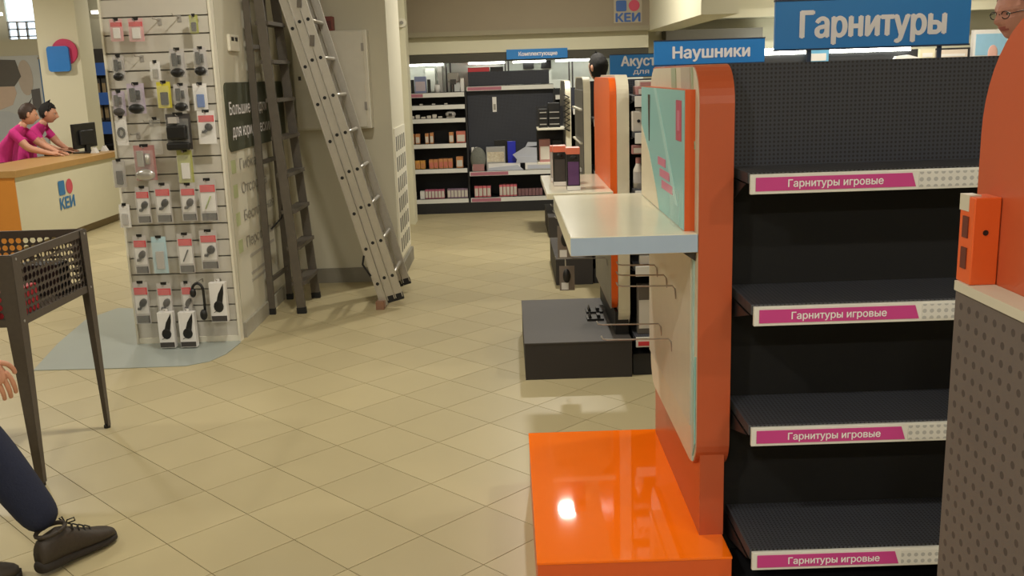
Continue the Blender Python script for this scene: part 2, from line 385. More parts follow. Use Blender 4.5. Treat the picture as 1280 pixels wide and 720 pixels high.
# unseen ceiling lamps, the added pair too: a frame round each lamp
for (lx, ly, le) in LAMPS:
    r = thing('ceiling_light', 'unseen square white panel lamp set in the ceiling above the frame', 'ceiling light', (lx, ly, CEIL - 0.05), 'ceiling panel lamps')
    build(G().ring([(lx - .15, ly - .15), (lx + .15, ly - .15), (lx + .15, ly + .15), (lx - .15, ly + .15)], [(lx - .12, ly - .12), (lx + .12, ly - .12), (lx + .12, ly + .12), (lx - .12, ly + .12)], 'z', CEIL - 0.06, CEIL), 'frame', white_m, r)
    B('diffuser', (lx - .12, lx + .12, ly - .12, ly + .12, CEIL - 0.04, CEIL - 0.03), white_m, r)
tube_m = M('lamp_tube', (255, 246, 226), 0.4, emit=6.0)
for (x0, x1, y, z, lb) in ((-6.87, -6.60, 17.0, 2.87, 'short glowing tube lamp hanging right of the cream column'), (-8.75, -8.38, 17.0, 2.89, 'glowing tube lamp at the left edge beside the window')):
    r = thing('tube_lamp', lb, 'lamp', ((x0 + x1) / 2, y, z))
    B('tube', (x0, x1, y - .03, y + .03, z, z + .05), tube_m, r); B('bracket', ((x0 + x1) / 2 - .01, (x0 + x1) / 2 + .01, y - .01, y + .01, z + .05, CEIL), mgrey, r)

# ================================================================= SHELF ROWS ON THE RIGHT
def shelf_part(root, x0, x1, yf, yb, z, rail=True, pink=(0.03, 0.66), words=None, wtxt=0.265, rail_right=None):
    """A shelf with its price rail; z = top of the shelf."""
    s = B('shelf', (x0, x1, yf, yb, z - 0.03, z), shelf_top, root, bev=0.002)
    for sx in (x0 - 0.004, x1 + 0.001):
        build(G().prism([(yf + 0.01, z - 0.032), (yb, z - 0.032), (yb, z - 0.10), (yb - 0.05, z - 0.09)], 'x', sx, sx + 0.003), 'bracket', black_m, s)
    if rail:
        wd = x1 - x0; zr0, zr1 = z - 0.06, z - 0.004
        B('price_rail', (x0 + 0.005, x1 - 0.005, yf - 0.012, yf, zr0, zr1), rail_white, s, bev=0.002)
        if pink:
            xa, xb = x0 + 0.02, x0 + pink[1]
            build(G().prism([(xa, zr0 + 0.009), (xb + 0.012, zr0 + 0.009), (xb, zr1 - 0.009), (xa, zr1 - 0.009)], 'y', yf - 0.0145, yf - 0.012), 'label_strip', pink_label, s)
            if words: text('lettering', words, '-y', (x0 + 0.11, yf - 0.0155, zr0 + 0.019), 0.020, txt_white, s, 0.012, width=wtxt)
            B('blank_strip', (xb + 0.02, x1 - 0.015, yf - 0.0138, yf - 0.012, zr0 + 0.007, zr1 - 0.007), rail_dots, s)
    return s
def gondola(label, x0, x1, yf, yc, zs, top, words, pinks=(0.40,)*4, leaf=.02):
    r = thing('shelf_rack', label, 'shelf rack', ((x0 + x1) / 2, yc, 0), 'black double shelf racks')
    zt = zs[0][0] - .03
    B('back_panel', (x0, x1, yc - leaf, yc + leaf, zt, top), perf_x, r)
    B('lower_back_panel', (x0, x1, yc - leaf, yc + leaf, 0.1, zt), M('shade_black', (13, 13, 14), .85), r)  # shade between the shelves is put into this near-black colour
    B('plinth', (x0, x1, yf + 0.05, yc + (yc - yf) - 0.05, 0.0, 0.12), black_m, r)
    for px_ in (x0, x1 - 0.03): B('upright', (px_, px_ + 0.03, yc - 0.03, yc + 0.03, 0.0, top + 0.004), black_m, r)
    for k, (z, ff) in enumerate(zs):
        shelf_part(r, x0 + 0.01, x1 - 0.01, ff, yc - leaf, z, True, (0.03, pinks[min(k, len(pinks) - 1)]) if words else None, words)
    return r
GX0, GX1 = 0.658, 1.93
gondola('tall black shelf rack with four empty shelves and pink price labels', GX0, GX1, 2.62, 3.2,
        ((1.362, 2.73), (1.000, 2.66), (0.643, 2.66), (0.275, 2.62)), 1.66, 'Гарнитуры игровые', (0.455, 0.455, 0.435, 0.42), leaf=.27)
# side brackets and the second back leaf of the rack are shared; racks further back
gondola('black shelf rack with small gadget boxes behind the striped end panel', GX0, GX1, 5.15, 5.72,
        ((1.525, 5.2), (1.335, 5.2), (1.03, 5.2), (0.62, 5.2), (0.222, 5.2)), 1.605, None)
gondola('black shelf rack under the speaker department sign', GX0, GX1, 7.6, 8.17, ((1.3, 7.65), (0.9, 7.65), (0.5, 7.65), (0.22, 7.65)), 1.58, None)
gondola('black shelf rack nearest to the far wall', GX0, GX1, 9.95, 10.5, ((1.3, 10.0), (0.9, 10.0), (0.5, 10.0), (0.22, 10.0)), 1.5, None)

# gadget boxes on the second rack, seen between the end panels
gx = M('gadget_white', (206, 200, 190), 0.5); gp = M('gadget_rose', (170, 120, 118), 0.5)
def carton(label, x0, x1, y0, y1, z0, z1, body, face, group=None, name='carton', cat='box', strip=0.3):
    r = thing(name, label, cat, ((x0 + x1) / 2, (y0 + y1) / 2, z0), group)
    B('body', (x0, x1, y0, y1, z0, z1), body, r, bev=min(0.003, (x1 - x0) * 0.08))
    if face is not None:
        h = z1 - z0
        B('print_panel', (x0 + (x1 - x0) * .08, x1 - (x1 - x0) * .08, y0 - 0.002, y0 - 0.0002, z0 + h * .12, z0 + h * (1 - strip)), face, r)
    return r
carton('flat rose box on the top shelf of the second rack', .69, .79, 5.23, 5.4, 1.525, 1.57, gp, gx)
carton('flat pale box lying on the rose box, second rack', .70, .80, 5.24, 5.4, 1.57, 1.60, gx, gp)
r = thing('webcam_box', 'white gadget box with two dark dots on the second rack', 'box', (.72, 5.3, 1.335))
B('body', (.667, .775, 5.25, 5.34, 1.335, 1.44), gx, r, bev=.004); B('hang_tab', (.69, .73, 5.29, 5.30, 1.44, 1.455), gx, r)
for xx in (.70, .735): build(G().tube([(xx, 5.247, 1.39), (xx, 5.251, 1.39)], .009, 10), 'print_dot', black_p, r)
carton('rose box hanging above the bottle on the second rack', .645 + .02, .76, 5.25, 5.32, 1.215, 1.262, gp, gx)
r = thing('spray_bottle', 'slim pale cleaning bottle standing on the second rack', 'bottle', (.70, 5.28, 1.03))
build(G().tube([(.70, 5.28, 1.03), (.70, 5.28, 1.13), (.70, 5.28, 1.155), (.70, 5.28, 1.165)], [.026, .026, .014, .012], 12), 'body', gx, r, smooth=True)
build(G().tube([(.70, 5.28, 1.165), (.70, 5.28, 1.195)], .014, 10), 'cap', gp, r); build(G().tube([(.70, 5.28, 1.06), (.70, 5.28, 1.12)], .0266, 12), 'label_wrap', card_grey, r)
carton('clear grey pack on the lower shelf of the second rack', .69, .77, 5.24, 5.3, .62 - .4 + .002, .5, M('smoke_pack', (104, 98, 92), .3), gx)
carton('small white tag box above the clear grey pack', .70, .755, 5.22, 5.26, .62, .665, gx, None)
r = thing('price_tag', 'white price tag with a red stripe on the lowest rail behind the hooks', 'price tag', (.72, 5.18, .165))
B('tag', (.676, .765, 5.182, 5.187, .165, .219), rail_white, r); B('stripe', (.684, .758, 5.180, 5.182, .172, .196), red_m, r)

# ---------------------------------------------------------------- end panel with orange plinth (nearest)
r = thing('end_plinth', 'glossy orange low plinth on the floor in front of the rack', 'plinth', (.345, 3.24, 0))
B('body', (.05, .635, 2.70, 3.79, 0, .205), orange_m, r); B('top_board', (.048, .637, 2.698, 3.792, .205, .213), orange_g, r, bev=.001)  # top lighter than body: light from above is put into the two oranges
PZ = .213
r = thing('end_display', 'rounded end panel with orange rim, teal graphic board and white ledge', 'display panel', (.6, 3.3, PZ))
B('stand', (.565, .64, 2.845, 3.76, PZ, .50), orange_shaded, r)
oute = rrect(2.83, 3.79, .425, 1.662, .11); inn = rrect(2.836, 3.784, .431, 1.656, .105)
build(G().prism(inn, 'x', .55, .648), 'core', M('endcap_cream', (214, 206, 184), .4), r)
build(G().ring(oute, inn, 'x', .552, .652), 'rim', orange_shaded, r, smooth=False)
# slanted printed bands on the upper part of the face
for (ya, yb_, mt) in ((3.30, 3.22, M('print_sage', (164, 178, 148), .4)), (2.95, 2.93, M('print_sage', (164, 178, 148), .4)), (3.12, 2.97, M('print_taupe', (186, 176, 160), .4))):
    build(G().prism([(ya, 1.655), (yb_, 1.655), (yb_ - .05, 1.42), (ya - .05, 1.42)], 'x', .547, .55), 'print_band', mt, r)
bd = B('graphic_board', (.520, .550, 2.885, 3.80, 1.178, 1.592), orange_m, r)
B('graphic', (.5175, .520, 2.887, 3.798, 1.18, 1.59), teal_m, bd)
pr_c = M('print_cream', (226, 214, 188), .3); pr_p = M('print_pink', (212, 120, 150), .3); pr_r = M('print_rose', (196, 66, 100), .3); pr_l = M('print_light', (170, 214, 212), .3)
build(G().prism([(3.797, 1.45), (3.60, 1.36), (3.42, 1.24), (3.36, 1.181), (3.797, 1.181)], 'x', .5165, .5175), 'print_figure', pr_c, bd)
build(G().prism([(3.62, 1.565), (3.57, 1.565), (3.585, 1.40), (3.60, 1.40)], 'x', .5163, .5172), 'print_strand', hair_brown, bd)
build(G().prism([(3.48, 1.59), (3.42, 1.59), (2.98, 1.24), (3.04, 1.24)], 'x', .5165, .5175), 'print_beam', pr_l, bd)
for (ya, yb_, z0, z1) in ((3.38, 3.22, 1.335, 1.362), (3.34, 3.14, 1.298, 1.325), (3.30, 3.08, 1.262, 1.289)):
    B('print_line', (.516, .5175, yb_, ya, z0, z1), pr_p, bd)
B('print_badge', (.516, .5175, 2.93, 3.02, 1.44, 1.56), pr_r, bd)
B('print_badge_mark', (.5155, .516, 2.955, 2.995, 1.47, 1.53), pr_p, bd)
ld_ = B('ledge', (.175, .55, 2.83, 3.86, 1.122, 1.178), white_gloss, r, bev=.003)
B('reflection_band', (.176, .549, 2.8275, 2.83, 1.124, 1.176), pale_blue, ld_)  # bluish reflection on the ledge front, painted as a coloured strip
build(G().prism([(.552, 1.121), (.505, 1.121), (.55, 1.09)], 'y', 2.86, 2.875), 'ledge_bracket', dgrey, r)
B('lower_panel', (.542, .55, 2.90, 3.77, .56, 1.118), M('lower_panel_white', (206, 198, 182), .3), r)
build(G().prism([(2.875, 1.10), (2.90, 1.10), (2.90, .45), (2.875, .45)], 'x', .546, .55), 'print_side_strip', M('print_aqua', (176, 208, 208), .3), r)
build(G().prism([(2.84, .80), (2.87, .70), (2.87, .47), (2.84, .52)], 'x', .545, .549), 'print_wave', teal_m, r)
def hook(parent, y, z, x0, x1, rr=.0026):
    build(G().tube([(x0, y, z - .045), (x0 - .004, y, z - .01), (x0 - .012, y, z), (x1 + .02, y, z + .004), (x1 + .005, y, z + .007), (x1, y, z + .018)], rr, 6), 'hook', chrome, parent, smooth=True)
for (y, z, x1) in ((3.554, .945, .39), (3.336, .952, .365), (3.157, .952, .345), (3.458, .745, .305), (3.232, .750, .30)): hook(r, y, z, .542, x1)
B('card_holder', (.500, .517, 2.96, 3.03, 1.181, 1.29), clear_m, r)

# ---------------------------------------------------------------- second end panel: dark plinth, orange board, white rim
def dark_plinth(label, x0, x1, y0, y1, z1=.21):
    r = thing('end_plinth', label, 'plinth', ((x0 + x1) / 2, (y0 + y1) / 2, 0))
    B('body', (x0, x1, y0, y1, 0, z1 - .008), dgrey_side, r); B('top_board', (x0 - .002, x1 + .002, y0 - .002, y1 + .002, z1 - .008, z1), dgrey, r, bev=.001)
dark_plinth('wide dark grey plinth on the floor with black clips on it', .06, .648, 5.17, 6.22)
dark_plinth('short dark grey plinth below the third end panel', .355, .648, 7.62, 8.68)
dark_plinth('small dark grey plinth farthest along the shelf row', .40, .648, 9.95, 11.0)
r = thing('end_display', 'rounded end panel with white rim and bright orange board', 'display panel', (.6, 5.7, .21))
B('stand', (.572, .645, 5.30, 6.20, .21, .34), black_m, r)
oute = rrect(5.28, 6.24, .24, 1.632, .12); inn = rrect(5.287, 6.233, .247, 1.625, .115)
build(G().prism(inn, 'x', .590, .650), 'core', white_m, r); build(G().ring(oute, inn, 'x', .588, .653), 'rim', M('rim_cream', (228, 222, 200), .35), r)
ob = build(G().prism(rrect(5.30, 6.235, .345, 1.62, .09), 'x', .552, .588), 'orange_board', M('orange_board', (240, 104, 26), .42, var=.02), r)
B('lower_panel', (.546, .552, 5.30, 6.20, .36, .98), mgrey, r)
sh = B('ledge', (.20, .552, 5.16, 6.12, 1.0, 1.03), white_gloss, r, bev=.003)
build(G().prism([(.552, .998), (.48, .998), (.552, .93)], 'y', 5.20, 5.215), 'ledge_bracket', black_m, r)
for (y, z) in ((5.38, .86), (5.62, .86), (5.9, .86), (5.45, .62)): hook(r, y, z, .546, .25)
for (xa, ya) in ((.44, 5.62), (.45, 5.80)):
    rr_ = thing('clip', 'black clip lying on the wide dark plinth, %s one' % ('nearer' if ya < 5.7 else 'farther'), 'clip', (xa + .04, ya, .21))
    B('plate', (xa, xa + .10, ya, ya + .10, .21, .222), black_p, rr_); build(G().prism([(xa + .01, .222), (xa + .03, .222), (xa + .02, .25)], 'y', ya + .02, ya + .08), 'jaw', black_p, rr_)
    B('jaw', (xa + .06, xa + .08, ya + .02, ya + .08, .222, .24), black_p, rr_)
# packs hanging on those hooks
sm = M('pack_smoke', (120, 112, 104), .3)
for (y, x, z0, z1, lb) in ((5.38, .30, .65, .86, 'dark hanging blister pack with black adapter below the far ledge'), (5.45, .31, .45, .62, 'grey hanging pack with white card under the adapter pack')):
    p = thing('blister_pack', lb, 'package', (x, y, z0), 'packs under the white ledge')
    B('backing_card', (x - .003, x, y - .045, y + .045, z0, z1 - .005), sm, p); B('header', (x - .0045, x - .003, y - .045, y + .045, z0, z0 + .05), card_white, p)
    build(G().ell((x - .018, y, (z0 + z1) / 2), (.016, .024, .045)), 'product', black_p, p, smooth=True)
    B('front_card', (x - .04, x + .045, y - .052, y - .048, z0, z1 - .03), sm, p); build(G().ell((x, y - .06, (z0 + z1) / 2), (.022, .012, .04)), 'product', black_p, p, smooth=True)
    B('price_patch', (x - .03, x + .01, y - .0535, y - .052, z0 + .005, z0 + .045), card_white, p)
# headset boxes on the second ledge
purple = M('print_purple', (96, 62, 110), .4); coral = M('print_coral', (222, 120, 92), .4)
for (x0, x1, y0, y1, z1, lb, face) in ((.315, .385, 5.26, 5.36, 1.255, 'dark headset box with purple print and coral top on the white ledge', purple), (.255, .325, 5.50, 5.60, 1.25, 'slim black headset box behind the purple one on the ledge', dgrey), (.25, .31, 5.72, 5.80, 1.235, 'pale headset box with coral top at the back of the ledge', gx)):
    p = thing('headset_box', lb, 'box', ((x0 + x1) / 2, (y0 + y1) / 2, 1.03), 'headset boxes on the ledge')
    B('body', (x0, x1, y0, y1, 1.03, z1), black_p if face is not gx else card_grey, p, bev=.002); B('top_flap', (x0 - .001, x1 + .001, y0 - .001, y1 + .001, z1 - .03, z1 + .004), coral, p)
    B('print_panel', (x0 + .006, x1 - .006, y0 - .002, y0, 1.06, z1 - .07), face, p)
    B('base_strip', (x0 - .001, x1 + .001, y0 - .0015, y0, 1.032, 1.055), card_white, p)
    build(G().ell(((x0 + x1) / 2, y0 - .003, z1 - .05), (.018, .004, .014), 10, 6), 'print_headset', black_p, p, smooth=True)

# ---------------------------------------------------------------- third and fourth end panels
face_g = M('face_slate', (112, 110, 106), .45)
for n_, (y0, y1, top, x0, lb) in enumerate(((7.70, 8.60, 1.615, .60, 'rounded end panel with white rim and grey face holding thin ledges'), (10.05, 10.95, 1.575, .60, 'far rounded end panel with white rim, shelves and cables beside the far rack'))):
    r = thing('end_display', lb, 'display panel', (x0, (y0 + y1) / 2, .21))
    oute = rrect(y0, y1, .24, top, .12); inn = rrect(y0 + .008, y1 - .008, .248, top - .008, .112)
    build(G().prism(inn, 'x', x0 + .005, x0 + .05), 'core', face_g, r); build(G().ring(oute, inn, 'x', x0, x0 + .055), 'rim', MATS['rim_cream'], r)
    B('stand', (x0 + .01, x0 + .05, y0 + .1, y1 - .1, .21, .3), black_m, r)
    B('face_panel', (x0 - .008, x0, y0 + .012, y1 - .03, .4, top - .10), face_g, r)
    if n_ == 0:
        for z in (1.36, 1.10, .80): B('ledge', (x0 - .03, x0 - .008, y0 + .05, y1 - .03, z, z + .012), white_m, r)
    else:
        for z in (1.09, .74): B('ledge', (.31, x0 - .008, 10.08, 10.42, z, z + .02), white_m, r)
        B('ledge_side', (.31, .325, 10.40, 10.42, .76, 1.32), black_m, r); B('ledge_back', (.325, .592, 10.40, 10.42, .76, 1.32), black_m, r)
        zz = [(.612 + (.026 if k % 2 else -.026), 10.035, 1.44 - k * .028) for k in range(14)]
        build(G().tube(zz, .009, 6), 'hanging_cable', black_p, r, smooth=True)
carton('small white card box on the lowest thin ledge of the grey end panel', .572, .591, 7.86, 7.98, .812, .90, card_white, mgrey)
for (xa, xb, z1, lb) in ((.33, .42, 1.30, 'black boxy gadget on the upper white ledge, left one'), (.43, .55, 1.36, 'taller black gadget with shiny bars on the upper white ledge')):
    p = thing('gadget', lb, 'gadget', ((xa + xb) / 2, 10.2, 1.11)); B('body', (xa, xb, 10.14, 10.28, 1.11, z1), black_p, p, bev=.006)
    for k in range(3): B('trim_bar', (xa + .01, xb - .01, 10.134, 10.14, 1.14 + k * .06, 1.15 + k * .06), chrome, p)
carton('rose box on the lower ledge of the far end panel', .33, .44, 10.14, 10.26, .76, .99, gp, gx)
carton('narrow black box with pale print on the far end panel ledge', .47, .56, 10.14, 10.26, .76, .98, black_p, gx)

# ---------------------------------------------------------------- the nearest unit at the right edge of the photo
r = thing('end_display', 'large orange rounded panel with grey perforated front at the right edge', 'display panel', (.62, .8, 0))
build(G().prism(rrect(.16, 1.215, .30, 1.712, .15, 12), 'x', .585, .66), 'orange_panel', orange_shaded, r, smooth=False)
B('perforated_sheet', (.551, .572, .15, 1.182, .0, 1.372), perf_grey, r)
B('cap_rail', (.549, .584, .15, 1.183, 1.372, 1.384), M('cap_cream', (196, 190, 172), .4), r)
up = B('slotted_upright', (.552, .584, 1.150, 1.187, 1.384, 1.490), orange_m, r, bev=.0015)
for z in (1.402, 1.440): B('slot', (.5505, .5525, 1.162, 1.176, z, z + .026), M('slot_shade', (96, 40, 22), .7), up)
build(G().tube([(.567, 1.1495, 1.448), (.567, 1.151, 1.448)], .0035, 10), 'screw_hole', black_p, up)
B('upright_tip', (.5515, .566, 1.164, 1.188, 1.472, 1.4915), MATS['cap_cream'], up)

# ---------------------------------------------------------------- hanging signs on the racks
def sign(label, x0, x1, z0, z1, y, word, h, wd, posts, zbase, word2=None, dx=0):
    r = thing('department_sign', label, 'sign', ((x0 + x1) / 2, y, zbase))
    b = B('board', (x0, x1, y, y + .02, z0, z1), sign_blue, r, bev=.001)
    B('edge_trim', (x0 - .002, x1 + .002, y - .002, y + .022, z1, z1 + .006), sign_dark, b)
    B('edge_trim', (x0 - .002, x1 + .002, y - .002, y + .022, z0 - .005, z0), sign_dark, b)
    for p in posts: B('post', (p - .006, p + .006, y + .006, y + .016, zbase, z0), sign_dark, r)
    zc = (z0 + z1) / 2 - h / 2 + (.036 if word2 else 0)
    text('lettering', word, '-y', ((x0 + x1) / 2 - wd / 2 + dx, y - .002, zc), h, txt_white, b, .024, width=wd)
    if word2: text('lettering', word2, '-y', ((x0 + x1) / 2 - wd * .28 + dx, y - .002, z0 + .02), h * .5, txt_white, b, .012, width=wd * .6)
sign('big blue hanging sign reading Гарнитуры above the nearest rack', .868, 1.490, 1.702, 1.850, 3.22, 'Гарнитуры', .078, .462, (.98, 1.40), 1.66)
sign('blue hanging sign reading Наушники above the second rack', .850, 1.478, 1.678, 1.808, 5.70, 'Наушники', .062, .435, (.97, 1.36), 1.605, dx=.01)
sign('blue sign reading Акустика partly hidden behind the Наушники sign', .855, 1.48, 1.606, 1.78, 8.15, 'Акустика', .075, .44, (.97, 1.36), 1.58, 'для ПК')

# ================================================================= FAR RACK WALL
strip_m = M('shelf_light', (250, 252, 240), .4, emit=10.0)
lit_m = M('lit_backboard', (240, 244, 236), .5)
r = thing('wall_rack', 'long dark wall rack with stocked shelves at the far end', 'shelf rack', (-.2, 12.3, 0))
B('header', (-1.28, 1.72, 12.0, 12.3, 1.815, 1.915), M('header_dark', (70, 68, 58), .6), r)
B('back_board', (-1.28, 1.72, 12.45, 12.5, 1.47, 1.83), lit_m, r)
for (xa, xb) in ((-1.22, -.75), (-.44, .0), (.1, .5), (.62, 1.1)): B('light_strip', (xa, xb, 12.20, 12.24, 1.79, 1.813), strip_m, r)
B('lower_back', (-1.28, .58, 12.42, 12.45, .1, 1.47), black_m, r)
B('plinth', (-1.28, .60, 12.02, 12.42, 0, .13), black_m, r)
for xx in (-.73, -.68, -.005, .035, .78, .82): B('upright', (xx, xx + .018, 12.3, 12.33, 1.45, 1.82), dgrey, r)
for xx in (-1.285, -.495, .575): B('upright', (xx, xx + .02, 12.05, 12.45, .0, 1.48), black_m, r)
def fshelf(xa, xb, z, yf=12.03, pk=None, dep=.4):
    s = B('shelf', (xa, xb, yf, yf + dep, z - .025, z), black_m, r); B('price_rail', (xa, xb, yf - .012, yf, z - .055, z - .004), rail_white, s)
    if pk: B('label_strip', (pk[0], pk[1], yf - .014, yf - .012, z - .05, z - .010), M('faded_pink', (176, 110, 128), .5), s)
ORD = ['leftmost', 'second from left', 'third from left', 'fourth from left', 'fifth from left', 'sixth from left', 'seventh from left', 'eighth from left']
FZ = [1.47, 1.325, 1.165, .86, .555, .185]
for z in FZ[1:]: fshelf(-1.26, -.50, z)
fshelf(-1.26, -.50, FZ[0], pk=(-1.25, -1.0))
fshelf(-.47, .58, .185, pk=(-.46, -.1)); fshelf(-.47, .58, .515, 11.95, (-.46, 0.0), .48)
B('peg_panel', (-.47, .58, 12.12, 12.15, .52, 1.475), perf_x, r)
fshelf(-.47, .58, 1.53, 12.05, (-.46, -.05)); B('top_riser', (-.45, .53, 12.1, 12.13, 1.535, 1.70), perf_x, r)
fshelf(.60, 1.72, 1.40, pk=(.9, 1.1)); fshelf(.60, 1.72, 1.0); fshelf(.60, 1.72, .6); fshelf(.60, 1.72, .185)
B('lower_back', (.58, 1.72, 12.42, 12.45, .1, 1.47), black_m, r)
r = thing('department_sign', 'small blue sign reading Комплектующие on the far rack header', 'sign', (.39, 11.98, 1.83))
B('board', (.024, .752, 11.975, 11.995, 1.832, 1.945), sign_blue, r); text('lettering', 'Комплектующие', '-y', (.17, 11.973, 1.868), .045, txt_white, r, .02, width=.46)

# ---- stock on the far rack
o_m = M('carton_orange', (196, 134, 84), .5); o2 = M('carton_coral', (196, 112, 96), .5); pk_m = M('carton_pink', (182, 96, 122), .5); lav = M('carton_lavender', (150, 124, 146), .5)
YF = 12.06
for k, (xa, xb, z1) in enumerate(((-1.187, -1.134, .98), (-1.119, -1.066, .98), (-1.001, -.958, .985), (-.942, -.900, .99), (-.708, -.655, .99))):
    carton('narrow orange carton on the fourth far shelf, %s' % ORD[k], xa, xb, YF, YF + .1, .86, z1, o_m, gx, 'narrow orange cartons')
carton('wider coral carton at the right end of the fourth far shelf', -.62, -.508, YF, YF + .1, .86, .998, o2, gx)
for k in range(3): carton('yellow orange carton on the fifth far shelf, %s of three' % ORD[k], -1.20 + k * .063, -1.142 + k * .063, YF, YF + .1, .555, .655, M('carton_amber', (206, 150, 70), .5), o_m, 'amber cartons')
for k in range(2): carton('orange carton in the tight row on the fifth far shelf, %s' % ORD[k], -.968 + k * .057, -.915 + k * .057, YF, YF + .1, .555, .664, o_m, o2, 'orange cartons in a row')
for k in range(3): carton('orange carton in the tight row on the fifth far shelf, %s' % ORD[k + 2], -.850 + k * .058, -.796 + k * .058, YF, YF + .1, .555, .67, o_m, o2, 'orange cartons in a row')
carton('single tall orange carton at the right of the fifth far shelf', -.634, -.551, YF, YF + .1, .555, .69, o_m, gx)
carton('white carton at the left end of the lowest far shelf', -1.19, -1.15, YF, YF + .1, .185, .268, card_white, None)
carton('white carton leading the pink row on the lowest far shelf', -1.097, -1.042, YF, YF + .1, .185, .278, card_white, None)
for k in range(6): carton('pink striped carton in the left row of the lowest far shelf, %s' % ORD[k], -1.036 + k * .0405, -.998 + k * .0405, YF, YF + .1, .185, .293, pk_m, gx, 'pink cartons left row', strip=.15)
for k in range(6): carton('lavender striped carton in the second row of the lowest far shelf, %s' % ORD[k], -.760 + k * .0425, -.720 + k * .0425, YF, YF + .1, .185, .295, lav, gx, 'lavender cartons second row', strip=.15)
for k in range(4): carton('coral pink carton in the third row of the lowest far shelf, %s' % ORD[k], -.423 + k * .051, -.376 + k * .051, YF, YF + .1, .185, .322, M('carton_rose', (206, 104, 116), .5), gx, 'rose cartons third row', strip=.2)
for k in range(5): carton('coral pink carton in the fourth row of the lowest far shelf, %s' % ORD[k], -.116 + k * .044, -.076 + k * .044, YF, YF + .1, .185, .332, MATS['carton_rose'], gx, 'rose cartons fourth row', strip=.2)
for k in range(7): carton('flat dull pink carton at the right of the lowest far shelf, %s' % ORD[k], .112 + k * .044, .152 + k * .044, YF, YF + .1, .185, .27, M('carton_dusk', (128, 92, 96), .6), None, 'flat pink cartons')
# top shelf items
carton('pale blue box standing on the top shelf of the far rack', -1.10, -.96, 12.1, 12.2, 1.47, 1.665, M('box_blue', (128, 138, 176), .4), M('box_pink', (190, 176, 186), .4))
for xx in (-1.145, -.945): carton('narrow black speaker beside the pale blue box, %s side' % ('left' if xx < -1 else 'right'), xx, xx + .035, 12.1, 12.18, 1.47, 1.63, black_p, None, name='speaker', cat='speaker')
r = thing('cup', 'small white round device on the top far shelf', 'device', (-.83, 12.15, 1.47)); build(G().tube([(-.83, 12.15, 1.47), (-.83, 12.15, 1.52), (-.83, 12.15, 1.56)], [.034, .036, .03], 14), 'body', card_white, r, smooth=True); build(G().tube([(-.83, 12.15, 1.56), (-.83, 12.15, 1.568)], .022, 12), 'lid', mgrey, r)
r = thing('webcam', 'grey camera on a stand hanging before the lit backboard', 'camera', (-.635, 12.2, 1.47)); B('body', (-.70, -.57, 12.17, 12.25, 1.59, 1.70), mgrey, r, bev=.01); B('arm', (-.645, -.625, 12.2, 12.23, 1.47, 1.59), dgrey, r); B('lens', (-.67, -.60, 12.15, 12.17, 1.56, 1.62), dgrey, r)
carton('white pack with a dark mark at the right of the top far shelf', -.544, -.5, 12.1, 12.16, 1.47, 1.63, card_white, None)
carton('flat red box with black lid on the riser of the far rack', -.45, -.19, 12.14, 12.35, 1.535, 1.752, red_m, None, strip=.5)
carton('black flat box beside the red box on the far rack', -.18, -.02, 12.15, 12.3, 1.535, 1.752, black_p, None)
for (xa, xb, lb) in ((.223, .355, 'black box on the lit backboard under the blue sign, left one'), (.444, .567, 'black box on the lit backboard under the blue sign, right one')):
    carton(lb, xa, xb, 12.3, 12.4, 1.53, 1.815, lit_m, None); 
    B('switch_box', (xa, xb, 12.28, 12.3, 1.715, 1.812), black_p, None, label='dark device face on ' + lb.split(',')[1].strip() + ' pale box of the far rack', cat='device')
for (xa, xb, zt) in ((-.98, -.86, 1.76), (-.83, -.77, 1.78)): carton('pale carton against the lit backboard, %s one' % ('wider' if zt < 1.77 else 'narrow dark'), xa, xb, 12.3, 12.4, 1.47, zt, M('pale_carton', (206, 208, 198), .5) if zt < 1.77 else mgrey, None)
# small things on shelves two and three
for k in range(7): carton('tiny pale gadget in the row on the third far shelf, %s' % ORD[k], -1.24 + k * .068, -1.19 + k * .068, YF, YF + .06, 1.165, 1.165 + .02 + .012 * (k % 3), gx, None, 'tiny gadgets on the third shelf')
r = thing('gadget', 'pale rounded console on the third far shelf', 'gadget', (-.68, 12.1, 1.165)); build(G().ell((-.68, 12.1, 1.205), (.066, .05, .042)), 'body', card_grey, r, smooth=True); B('base', (-.73, -.63, 12.07, 12.14, 1.165, 1.175), gx, r); B('screen', (-.70, -.66, 12.046, 12.056, 1.19, 1.22), black_p, r)
for k in range(3): carton('tiny flat gadget on the second far shelf, %s' % ORD[k], -1.05 + k * .15, -1.01 + k * .15, YF, YF + .05, 1.325, 1.34, gx, None, 'tiny gadgets on the second shelf')
# clutter on the deep ledge of bay two
for k, xx in enumerate((-.44, -.395)): carton('white slim box standing at the left of the cluttered ledge, %s' % ('outer one' if k == 0 else 'inner one'), xx, xx + .032, 12.03, 12.09, .515, .80, card_white, None); 
r = thing('mesh_bag', 'crumpled grey mesh bag at the left of the cluttered ledge', 'bag', (-.36, 12.0, .515)); build(G().ell((-.36, 12.0, .66), (.095, .045, .145), 16, 12), 'body', M('mesh_grey', (112, 114, 108), .8, var=.3, scale=60), r, smooth=True); B('bottom_label', (-.43, -.29, 11.955, 11.985, .517, .60), M('label_dusty', (160, 116, 116), .6), r)
r = thing('silver_box', 'shiny silver printed box on the cluttered ledge', 'box', (-.15, 12.04, .515)); B('body', (-.262, -.03, 12.0, 12.1, .515, .80), M('silver_grey', (170, 170, 172), .3, .3), r, bev=.004); B('glare_patch', (-.25, -.045, 11.996, 12.0, .62, .74), M('glare_foil', (236, 226, 214), .12, .9, var=.5, scale=40), r)  # bright patch stands in for the glare on the silver box
carton('black flat keyboard box behind the silver box', -.16, .05, 12.105, 12.12, .80 - .285, .875, black_p, None)
